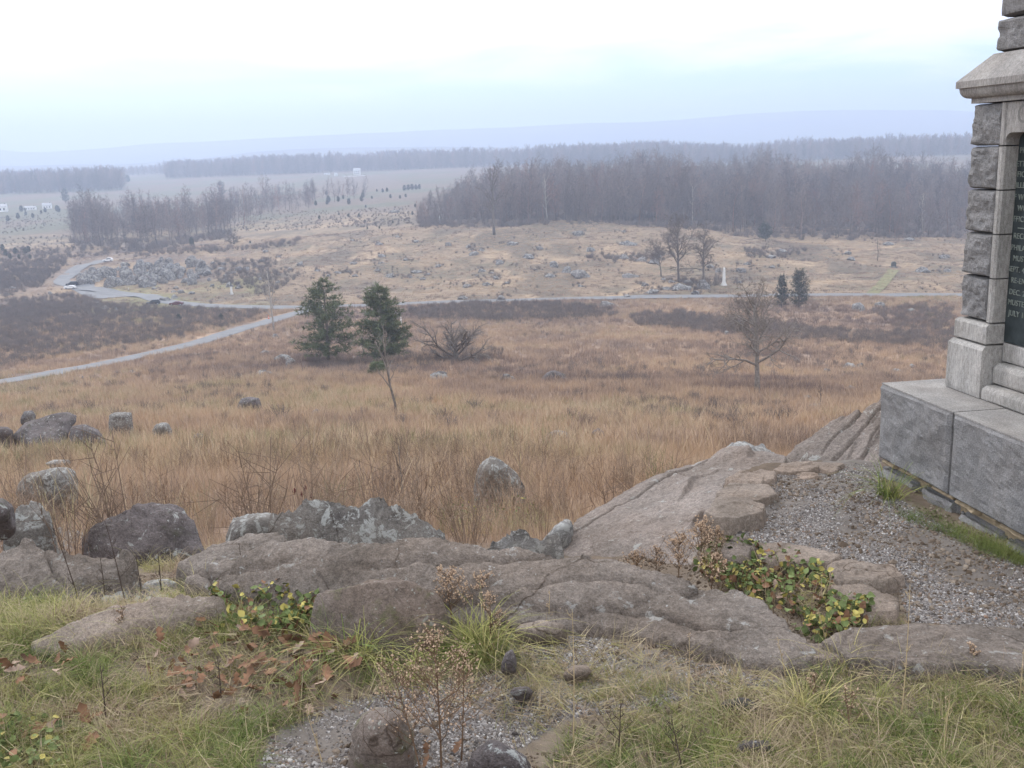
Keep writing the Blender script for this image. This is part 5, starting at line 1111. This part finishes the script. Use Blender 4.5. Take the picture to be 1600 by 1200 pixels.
def headstone(label, px, py, h):
    Q = hit1(px, py); k = Q[1]/FOC; H = h*k; t = empty('stone_marker', Q); tag(t, label, 'monument')
    b = MB(); b.box((-.5*H, -.4*H, -.2), (.5*H, .4*H, .18*H)); link('plinth', b.mesh('plinth', M['far']), t)
    n = 8; pts = [(-.34*H, .18*H), (.34*H, .18*H)]+[(.34*H*math.cos(a), .62*H+.34*H*math.sin(a)) for a in np.linspace(0, math.pi, n)]
    s_ = MB(); s_.poly([(a, -.2*H, b) for a, b in pts]); s_.poly([(a, .2*H, b) for a, b in pts][::-1])
    for i in range(len(pts)): p, q = pts[i], pts[(i+1) % len(pts)]; s_.poly([(p[0], -.2*H, p[1]), (p[0], .2*H, p[1]), (q[0], .2*H, q[1]), (q[0], -.2*H, q[1])])
    link('tablet', s_.mesh('tablet', M['bronze']), t)
headstone('dark round topped marker at the upper end of the mown track', 1396, 418, 10)
headstone('low whitish marker behind the gnarled tree', 391, 380, 4)

def car(label, px, py, rz, paint, suv=True):
    Q = hit1(px, py); t = empty('parked_car', (Q[0], Q[1], Q[2]+0.2), rz); tag(t, label, 'car', None)
    hgt = 1.75 if suv else 1.42
    lower = [(-2.3, .32), (-2.3, .8), (-2.2, .95), (-1.1, 1.0), (-.95, 1.02), (2.2, 1.02), (2.28, .9), (2.3, .4), (2.2, .3)]
    cab = [(-1.15, 1.0), (-.45, hgt-.08), (-.2, hgt), (1.5 if suv else .8, hgt), (1.75 if suv else 1.2, hgt-.1), (2.2 if suv else 1.9, 1.02)]
    def ext(poly, w0, w1=None):
        mb = MB(); zs = [p[1] for p in poly]; z0, z1 = min(zs), max(zs); w1 = w0 if w1 is None else w1
        wid = lambda z: w0+(w1-w0)*(z-z0)/(z1-z0)
        mb.poly([(a, -wid(b), b) for a, b in poly][::-1]); mb.poly([(a, wid(b), b) for a, b in poly])
        for i in range(len(poly)): p, q = poly[i], poly[(i+1) % len(poly)]; mb.poly([(p[0], -wid(p[1]), p[1]), (p[0], wid(p[1]), p[1]), (q[0], wid(q[1]), q[1]), (q[0], -wid(q[1]), q[1])])
        return mb
    link('body', ext(lower, .9).mesh('body', M[paint]), t)
    link('cabin', ext(cab, .86, .68).mesh('cabin', M[paint]), t)
    zc_ = [(a*0.9+.04, b) for a, b in [(-1.0, 1.06), (-.42, hgt-.2), (1.45 if suv else .85, hgt-.2), (1.95 if suv else 1.6, 1.06)]]
    link('window', ext(zc_, .875, .735).mesh('window', M['window']), t)
    ws = MB(); ws.poly([(-1.18, -.7, 1.03), (-1.18, .7, 1.03), (-.52, .6, hgt-.13), (-.52, -.6, hgt-.13)]); link('windscreen', ws.mesh('windscreen', M['window']), t)
    wm_ = MB(); wm_.tube([(0, -.1, 0), (0, .1, 0)], [.34, .34], 14); wme_ = wm_.mesh('wheel', M['tyre']); rm = MB(); rm.tube([(0, -.12, 0), (0, .12, 0)], [.2, .2], 10); rme = rm.mesh('rim', M['metal'])
    for a in (-1.45, 1.45):
        for s_ in (-.84, .84): wo = link('wheel', wme_, t, (a, s_, .34)); link('rim', rme, wo)
    hl = MB(); hl.box((-.03, -.16, -.07), (.03, .16, .07)); hm_ = hl.mesh('headlight', M['metal']); tl = hl.mesh('tail_light', M['car_red'])
    for s_ in (-.62, .62): link('headlight', hm_, t, (-2.31, s_, .75)); link('tail_light', tl, t, (2.31, s_, .85))
    return t
car('white car parked side on at the edge of the parking area', 110, 452, 0.15, 'car_white', False)
car('dark car parked just behind the white car in the parking area', 113, 447, 0.1, 'car_dark')
car('white pickup sized car at the top of the road by the rock heap', 169, 409, 0.1, 'car_white')
car('black car stopped on the road below the parking area', 240, 477, 0.25, 'car_dark')
car('maroon car half hidden by brush on the valley road', 276, 478, 0.1, 'car_red', False)
def barrel(px, py):
    Q = hit1(px, py); t = empty('traffic_cone', Q); tag(t, 'orange traffic cone at the edge of the side road', 'cone')
    b = MB(); b.box((-.3, -.3, 0), (.3, .3, .08)); link('base', b.mesh('base', M['orange']), t); c = MB(); c.tube([(0, 0, .08), (0, 0, .55), (0, 0, .78), (0, 0, 1.15)], [.26, .17, .12, .05], 12); link('cone', c.mesh('cone', M['orange']), t)
    s_ = MB(); s_.tube([(0, 0, .56), (0, 0, .74)], [.176, .14], 12); link('stripe', s_.mesh('stripe', M['white_paint']), t)
barrel(420, 499)

# ------------------------------------------------------------------ near plants
def weed(label, px, py, top, seed, name='dried_weed', nb=14, heads=160, spread=0.35, mats=('stem', 'head'), lean=0.05, hs=0.006, r0=0.004, P=None, sway=0.0):
    Q = hit1(px, py) if P is None else P; H = (py-top)*Q[1]/FOC*1.03; rs = np.random.default_rng(seed)
    st, hd = MB(), MB(); ax = np.array([rs.normal()*lean+sway, rs.normal()*lean, 1]); ax /= np.linalg.norm(ax)
    base = np.array([0, 0, -0.03]); pts = [base+ax*H*u+np.array([math.sin(u*3)*.01, 0, 0])*H for u in np.linspace(0, 1, 7)]; st.tube(pts, np.linspace(r0, r0*0.3, 7), 5)
    tips = []
    for k in range(nb):
        u = 0.3+0.68*(k+rs.uniform())/nb; p = base+ax*H*u+np.array([math.sin(u*3)*.01, 0, 0])*H; a = rs.uniform(0, 6.28); L = H*spread*(1.15-u)*rs.uniform(.7, 1.2)+0.03*H
        e = p+np.array([math.cos(a)*L*.75, math.sin(a)*L*.75, L*.75]); m = (p+e)/2+np.array([math.cos(a), math.sin(a), -.2])*L*.06; st.tube([p, m, e], [r0*.45, r0*.35, r0*.2], 3, 0, False)
        for q in range(8):
            b = p+(e-p)*rs.uniform(.25, 1); t = b+rs.normal(size=3)*L*.16+np.array([0, 0, L*.16]); st.tube([b, t], [r0*.22, r0*.15], 3, 0, False); tips.append(t)
        tips.append(e)
    tips.append(pts[-1]); tips = np.array(tips)
    ic, fc = ico(1)
    if heads:
        for k in range(heads):
            t = tips[rs.integers(len(tips))]+rs.normal(size=3)*H*.018; s_ = hs*.55*rs.uniform(.6, 1.4); i = len(hd.v); hd.v += [tuple(t+c*s_*np.array([1, 1, 1.2])) for c in ic[:12]] if False else [tuple(t+np.array(c)*s_) for c in ((1, 0, 0), (-1, 0, 0), (0, 1, 0), (0, -1, 0), (0, 0, 1.3), (0, 0, -1))]
            for f in ((0, 2, 4), (2, 1, 4), (1, 3, 4), (3, 0, 4), (2, 0, 5), (1, 2, 5), (3, 1, 5), (0, 3, 5)): hd.f.append(tuple(i+q for q in f)); hd.m.append(0)
    t = empty(name, Q); tag(t, label, 'dry weed'); link('stem', st.mesh('stem', M[mats[0]]), t)
    if heads: o = link('seed_heads', hd.mesh('seed_heads', M[mats[1]]), t); o['kind'] = 'stuff'
    return t
weed('tallest branching brown weed dotted with pale seed heads before the mossy stone', 690, 1225, 930, 601, nb=26, heads=420, spread=.42, sway=-.05, r0=.005)
weed('branching seed headed weed leaning over the mossy pointed stone', 662, 1215, 985, 602, nb=18, heads=260, spread=.45, sway=-.22)
weed('thin seed headed weed beside the tallest branching weed', 720, 1190, 970, 603, nb=16, heads=180, spread=.35, sway=.1)
weed('bushy tan weed with seed heads beside the rounded boulder', 708, 985, 870, 604, nb=24, heads=420, spread=.5, hs=.007)
weed('pale seed headed weed drooping over the long ledge', 740, 965, 880, 605, nb=18, heads=260, spread=.5, sway=.15, hs=.007)
weed('seed headed weed between the rounded boulder and the wedge stone', 765, 1010, 905, 614, nb=16, heads=160, spread=.4, sway=.1, hs=.006)
weed('low reddish weed clump at the foot of the sloping rock face', 1060, 905, 825, 606, nb=24, heads=320, spread=.55, hs=.008)
weed('dense brown weed clump growing before the thick end flagstone', 1095, 890, 800, 607, nb=26, heads=360, spread=.55, hs=.008)
weed('reddish brown weed clump between the creeper and the long ledge', 1110, 935, 850, 616, nb=22, heads=200, spread=.6, hs=.008)
weed('low tan weed clump crowding the foot of the sloping rock face', 990, 905, 850, 617, nb=20, heads=160, spread=.6, hs=.007)
weed('small brown weed clump by the thick end flagstone', 1120, 870, 815, 618, nb=18, heads=160, spread=.6, hs=.007)
weed('thin brown weed clump on the sloping rock face edge', 1025, 895, 840, 608, nb=18, heads=140, spread=.55, hs=.007)
weed('small seed headed weed by the mossy corner of the stepped ledge', 1268, 1100, 1035, 609, nb=12, heads=60, spread=.5, hs=.007)
weed('seed headed weed standing before the large smooth slab', 1515, 1050, 990, 610, nb=10, heads=70, spread=.4, hs=.008)
weed('leaning seed headed weed in the grass below the smooth slab', 1330, 1150, 1050, 611, nb=10, heads=60, spread=.4, sway=-.2)
weed('small pale flowered weed over the long low stone', 195, 1000, 930, 612, nb=12, heads=50, spread=.5, hs=.005)
weed('dark forked weed skeleton among gravel and grass', 965, 1180, 1070, 613, nb=6, heads=0, spread=.5, mats=('stem_dark', 'head'))
weed('dark bare weed in the grass below the stepped ledge', 1070, 1215, 1090, 615, nb=6, heads=0, spread=.5, mats=('stem_dark', 'head'), sway=-.1)
for k, (px, py, top, sw, l) in enumerate([(198, 950, 790, -.13, 'tall dark leaning stalk before the rust stained boulder'), (252, 935, 845, .02, 'dark upright stalk beside the tall leaning stalk'), (165, 945, 855, .02, 'short dark stalk among the rubble'),
                                          (222, 940, 850, -.03, 'thin dark stalk between two taller stalks'), (128, 948, 800, -.2, 'slanting dark stalk over the wide flat ledge'), (382, 935, 835, .0, 'straight dark stalk against the long ledge'), (165, 1130, 1010, .0, 'dark stalk rising from the green grass'), (345, 1090, 1005, .0, 'small dark stalk by the leaf litter')]):
    weed(l, px, py, top, 620+k, 'dark_stalk', nb=4, heads=0, spread=.22, mats=('stem_dark', 'head'), sway=sw, r0=.0045, lean=.02)
for k, (px, py, top, sw, l) in enumerate([(1407, 1130, 870, .0, 'tallest pale straw standing before the path gravel'), (895, 1170, 905, -.02, 'long pale straw beside the gravel'), (1075, 1100, 960, .02, 'thin pale straw before the stepped ledge'), (1293, 1005, 930, -.25, 'bent pale straw in the creeper patch'),
                                          (1230, 1060, 970, -.2, 'leaning straw by the mossy corner'), (300, 1195, 1100, -.2, 'pale leaning straw in the short grass'), (505, 1190, 1080, -.2, 'bent pale straw beside the mossy pointed stone'), (855, 985, 905, .1, 'drooping straw hanging before the long ledge'), (1470, 1190, 1040, .05, 'thin straw in the grass below the smooth slab'), (1590, 1110, 985, .0, 'thin brown straw at the end of the smooth slab')]):
    weed(l, px, py, top, 650+k, 'grass_stalk', nb=4, heads=14, spread=.12, mats=('straw', 'head'), sway=sw, r0=.003, lean=.02, hs=.004)
# weeds standing out of the tall grass on the slope
def slope_weeds(lst, label, group):
    for k, (px, py, top) in enumerate(lst):
        t = weed(label, px, py, top, 700+k, 'dried_weed', nb=10, heads=0, spread=.35, mats=('stem', 'head'), sway=random.uniform(-.15, .15), r0=.006); t['group'] = group
slope_weeds([(random.uniform(20, 980), random.uniform(750, 830), 0) for _ in range(46)] and [(x_, y_, y_-random.uniform(45, 90)) for x_, y_ in [(random.uniform(20, 980), random.uniform(745, 826)) for _ in range(46)]], 'thin brown weed standing out of the tall grass on the slope', 'brown weeds on the slope')
def sumac(px, py, top, label):
    Q = hit1(px, py); k = Q[1]/FOC; H = (py-top)*k; t = empty('sumac_stalk', Q); tag(t, label, 'plant', 'sumac stalks behind the boulder')
    s_ = MB(); s_.tube([(0, 0, 0), (.01, 0, H*.5), (.02, 0, H*.85)], [.006, .005, .004], 4); link('stem', s_.mesh('stem', M['stem_dark']), t)
    h_ = MB(); h_.tube([(.02, 0, H*.8), (.02, 0, H*.88), (.025, 0, H*.95), (.025, 0, H)], [.004, 6*k/2, 5*k/2, .003], 6); link('seed_head', h_.mesh('seed_head', M['sumac'], True), t)
for px, top in ((461, 757), (473, 763), (478, 752), (487, 766)): sumac(px, 812, top, 'dark red seed head on a stalk above the peaked boulder')

# creeper and leafy patches: leaves on short stems
def leaf_mesh(seed, mat, L=0.05, w=0.6, lobes=0):
    r = np.random.default_rng(seed); n = 4; v = [(0, 0, 0)]; f = []
    cur = r.uniform(-1.0, 1.0) if lobes else r.uniform(-.5, .5)
    pts = [(0, 0)]
    prof = [(0.0, 0.0), (.2, .75), (.45, 1.0), (.7, .72), (1.0, .0)] if not lobes else [(0, 0), (.15, .35), (.3, .95), (.38, .45), (.55, 1.0), (.62, .45), (.8, .7), (1.0, .0)]
    mid = [(L*u, 0, L*(cur*u*u*.5)) for u, _ in prof]; le = [(L*u+r.normal()*L*.02, L*w*.5*h, L*(cur*u*u*.5+.18*h*h*w)) for u, h in prof]; ri = [(a, -b+r.normal()*L*.02, c+r.normal()*L*.05) for a, b, c in le]
    V = mid+le+ri; k = len(prof)
    for i in range(k-1): f.append((i, i+1, k+i+1, k+i)); f.append((i, 2*k+i, 2*k+i+1, i+1))
    return mesh_np('leaf', V, f, mat, True)
GL = [leaf_mesh(800+k, M['leafgreen'], .036, .85) for k in range(3)]; YL = [leaf_mesh(810+k, M['leafyellow'], .034, .8) for k in range(2)]; RL = [leaf_mesh(820+k, M['leafdead'], .04, .7) for k in range(2)]
def creeper(label, poly, n, h, yl=0.25, rd=0.12, name='creeper', maxpart=280):
    P = sample_poly(poly, int(n*1.7)); P = P[fbm2(P[:, 0], P[:, 1], .22, 3, 61)+RNG.normal(0, .16, len(P)) > -.2][:n]; c = P.mean(0); t = empty(name, (c[0], c[1], float(zf(c[0], c[1])))); tag(t, label, 'plant')
    b0 = np.array(t.location); stems = MB(); rest = MB()
    for i, p in enumerate(P):
        q = p-b0+np.array([0, 0, random.uniform(.2, 1)*h*(0.6+0.8*abs(fbm2(p[0], p[1], .3, 2, 60)))])
        u = random.random(); me = random.choice(YL if u < yl else (RL if u < yl+rd else GL))
        rot = (random.gauss(0, .7), random.gauss(.2, .6), random.uniform(0, 6.28)); sc_ = random.uniform(.45, 1.3)
        if i < maxpart: link('leaf', me, t, q, rot, sc_)
        else:
            Mx = Matrix.LocRotScale(Vector(q), __import__('mathutils').Euler(rot), Vector((sc_,)*3)); k = len(rest.v); mi = 0 if me in GL else (1 if me in YL else 2)
            rest.v += [tuple(Mx @ v.co) for v in me.vertices]
            for pl in me.polygons: rest.f.append(tuple(k+a for a in pl.vertices)); rest.m.append(mi)
        if i % 3 == 0: stems.tube([p-b0, (p-b0+q)/2+np.array([.01, .01, 0]), q], [.002, .0018, .001], 3, 0, False)
    link('stem', stems.mesh('stem', M['stem']), t)
    if rest.v: o = link('leaves', rest.mesh('leaves', [M['leafgreen'], M['leafyellow'], M['leafdead']]), t); o['kind'] = 'stuff'
creeper('low creeper with green and yellow leaves between the stepped ledge and path', [(1085, 890), (1125, 868), (1200, 866), (1275, 884), (1315, 930), (1365, 965), (1345, 998), (1280, 1008), (1235, 992), (1185, 958), (1120, 925)], 1300, 0.09, .22, .12)
creeper('leafy yellow green patch beside the rounded boulder', [(330, 950), (400, 928), (480, 918), (500, 950), (490, 990), (420, 1005), (340, 985)], 700, 0.13, .28, .15)
creeper('green leaf patch sprinkled with yellow at the bottom corner', [(-10, 1150), (60, 1130), (110, 1160), (100, 1230), (-10, 1230)], 130, 0.08, .2, .1)
creeper('dull green low plants behind the pale splintered rock', [(690, 815), (760, 800), (840, 805), (850, 825), (740, 835), (690, 830)], 520, 0.35, .05, .25, 'low_plants', 200)

# fallen leaves, each a thing
DL = [leaf_mesh(830+k, M['leafdead'], .085, .6, 1) for k in range(4)]; PLV = [leaf_mesh(840+k, M['leafpale'], .085, .6, 1) for k in range(3)]
zone_l = [([(210, 1035), (300, 1000), (430, 1000), (540, 1030), (540, 1100), (440, 1130), (330, 1110), (230, 1080)], 105), ([(440, 1000), (560, 1020), (560, 1060), (450, 1050)], 22), ([(20, 1040), (110, 1030), (110, 1090), (20, 1090)], 12), ([(60, 1130), (170, 1120), (170, 1170), (60, 1170)], 10), ([(240, 985), (370, 935), (400, 960), (280, 1010)], 8), ([(1150, 900), (1350, 960), (1340, 1010), (1180, 950)], 10), ([(640, 1170), (760, 1180), (760, 1210), (640, 1210)], 4)]
for poly, n in zone_l:
    for p in sample_poly(poly, n):
        pale = random.random() < .25
        o = link('fallen_leaf', random.choice(PLV if pale else DL), None, p+np.array([0, 0, random.uniform(.025, .09)]), (random.gauss(0, .6), random.gauss(0, .6), random.uniform(0, 6.28)), random.uniform(.55, 1.25))
        tag(o, 'pale curled fallen leaf lying in the litter on the ground' if pale else 'russet brown fallen leaf lying in the litter on the ground', 'leaf', 'pale fallen leaves' if pale else 'russet fallen leaves')

# gravel, short grass, tufts
pebP = []
for k in range(4):
    b = bmesh.new(); bmesh.ops.create_icosphere(b, subdivisions=1, radius=1)
    for v in b.verts: v.co *= random.uniform(.65, 1.2); v.co.z *= .7
    me = bpy.data.meshes.new('pebble'); b.to_mesh(me); b.free(); me.materials.append(M['pebble']); pebP.append(me)
for poly, n in ((GRAVEL_UP, 72000), (GRAVEL_LOW, 40000)):
    P = sample_poly(poly, n); keep = fbm2(P[:, 0], P[:, 1], .35, 4, 71)+RNG.normal(0, .25, len(P)) > (-0.06 if poly is GRAVEL_UP else -.4); P = P[keep]; n_ = len(P)
    scatter('gravel', pebP, P, RNG.uniform(0, 6.28, n_), RNG.gamma(1.8, .0014, n_)+.0017, np.clip(RNG.normal(.47, .27, n_), 0, 1), .8)
M['crumb'] = tintmat('soil_crumb', [(0.0, (0.09, 0.065, 0.045)), (0.5, (0.17, 0.13, 0.10)), (1.0, (0.28, 0.23, 0.18))])
crP = []
for me in pebP: q = me.copy(); q.materials.clear(); q.materials.append(M['crumb']); crP.append(q)
x = RNG.uniform(-2.6, 2.9, 52000); y = RNG.uniform(2.9, 6.6, 52000); ok = (np.abs(x) < .62*y) & (fbm2(x, y, .3, 3, 75)+RNG.normal(0, .3, 52000) > -.2); x, y = x[ok], y[ok]; n_ = len(x)
scatter('soil_crumbs', crP, np.stack([x, y, zf(x, y)], 1), RNG.uniform(0, 6.28, n_), RNG.gamma(2, .0026, n_)+.0025, RNG.uniform(0, 1, n_), .8)
shortP = [blade_clump(15, .14, .055, .0034, 1.0, 900+k, M['short_grass'], 4, .8) for k in range(6)]
longP = [blade_clump(46, .30, .06, .006, .9, 920+k, M['short_grass'], 6, 1.2) for k in range(3)]
LEAFZ = hit(*np.array([(200, 1040), (300, 1005), (430, 1010), (560, 1015), (550, 1095), (440, 1130), (330, 1110), (230, 1080)], float).T)[:, :2]
def turf(poly, n, sc, tm, tsd, protos=None):
    P = sample_poly(poly, n); P = P[fbm2(P[:, 0], P[:, 1], .45, 4, 83)+RNG.normal(0, .25, len(P)) > -.22]; P = P[~(in_poly(P[:, 0], P[:, 1], LEAFZ) & (RNG.uniform(0, 1, len(P)) < .72))]; n_ = len(P); tn = np.clip(tm+.6*fbm2(P[:, 0], P[:, 1], .45, 4, 81)+RNG.normal(0, tsd, n_), 0, 1)
    scatter('grass', protos or shortP, P, RNG.uniform(0, 6.28, n_), sc*RNG.uniform(.35, 1.05, n_), tn, .25)
turf([(-300, 1000), (60, 1010), (150, 985), (330, 950), (480, 960), (520, 1000), (700, 1000), (660, 1070), (540, 1100), (420, 1150), (390, 1240), (-300, 1240)], 1500, .8, .38, .22)
turf([(-40, 960), (60, 950), (160, 940), (300, 935), (360, 940), (300, 960), (60, 1010), (-40, 1010)], 800, 1.15, .45, .2)
turf([(1240, 1060), (1300, 1035), (1440, 1040), (1640, 1050), (1640, 1240), (820, 1240), (900, 1150), (1010, 1115), (1120, 1090)], 780, .8, .38, .22)
turf([(185, 885), (300, 858), (365, 868), (290, 905)], 150, 1.3, .85, .12)
turf([(480, 985), (580, 992), (700, 985), (710, 1000), (580, 1012), (480, 1002)], 30, .45, .3, .2, longP)
turf([(700, 985), (790, 1000), (800, 1045), (640, 1075), (640, 1010)], 400, .9, .45, .2)
turf([(780, 1020), (900, 1050), (1000, 1050), (1100, 1080), (960, 1100), (800, 1090)], 240, .6, .6, .2)
turf([(-300, 880), (180, 920), (300, 900), (300, 930), (-300, 1010)], 420, 1.0, .8, .15)
turf([(1372, 770), (1400, 770), (1470, 812), (1600, 872), (1600, 886), (1500, 850), (1400, 805)], 420, .75, .22, .12)
turf([(1330, 965), (1400, 960), (1410, 980), (1330, 985)], 60, .8, .4, .2)
turf([(700, 815), (860, 800), (870, 835), (700, 840)], 300, 2.2, .45, .3)
turf([(100, 700), (240, 690), (240, 712), (60, 712), (0, 700)], 160, 3.5, .3, .15)
# flattened straw and leaf litter between the tufts
strawP = [blade_clump(9, .12, .06, .0028, .2, 960+k, M['short_grass'], 2, .3) for k in range(4)]
for poly, n in (([(-40, 960), (330, 945), (520, 1000), (760, 1000), (660, 1070), (420, 1150), (390, 1240), (-40, 1240)], 1800), ([(1100, 1085), (1300, 1035), (1640, 1050), (1640, 1240), (820, 1240), (900, 1150)], 1700), ([(770, 985), (1000, 1010), (1230, 1070), (1010, 1105), (830, 1160), (640, 1070)], 500), ([(1080, 900), (1120, 850), (1300, 900), (1340, 1000), (1200, 960)], 300)):
    P = sample_poly(poly, n); n_ = len(P); o = scatter('grass_litter', strawP, P+np.array([0, 0, .01]), RNG.uniform(0, 6.28, n_), RNG.uniform(.5, 1.2, n_), np.clip(RNG.normal(.8, .16, n_), 0.3, 1), 1.35)
turf([(-40, 1000), (150, 985), (330, 950), (480, 960), (520, 1000), (700, 1000), (640, 1070), (540, 1100), (420, 1150), (390, 1240), (-40, 1240)], 240, .55, .38, .25, longP)
turf([(1240, 1060), (1300, 1035), (1440, 1040), (1640, 1050), (1640, 1240), (820, 1240), (900, 1150), (1120, 1090)], 150, .52, .36, .28, longP)
turf([(-40, 990), (60, 975), (160, 962), (330, 950), (330, 975), (150, 1005), (-40, 1020)], 300, .5, .45, .2, longP)
TUF = [(530, 1030, 1.0, .18), (560, 1035, 1.05, .2), (600, 1030, 1.0, .3), (750, 1020, 1.05, .25), (770, 1030, 1.0, .3), (730, 1015, .9, .2), (1385, 775, 1.0, .18), (1395, 780, .9, .2), (505, 1020, .8, .35), (640, 1060, .7, .25), (470, 1085, .6, .15), (320, 940, .8, .3), (90, 1000, .9, .2), (130, 1010, .8, .3), (1260, 1120, .8, .35), (1320, 1050, .7, .3)]
for px, py, s_, tn in TUF:
    o = None; P = hit1(px, py)
    if True:
        me = random.choice(longP).copy(); mt = [(0.16, 0.21, 0.06), (0.28, 0.28, 0.09), (.38, .33, .14)][int(min(2, tn*7))if False else (0 if tn < .2 else (1 if tn < .3 else 2))]
        key = 'tuft%d' % (0 if tn < .2 else (1 if tn < .3 else 2))
        if key not in M: M[key] = smat(key+'_blade', mt, .35, 20, .8)
        me.materials.clear(); me.materials.append(M[key]); o = link('grass_tuft', me, None, P, (0, 0, random.uniform(0, 6.28)), s_)
        tag(o, 'arching tuft of long green and yellow grass blades', 'grass tuft', 'long grass tufts')
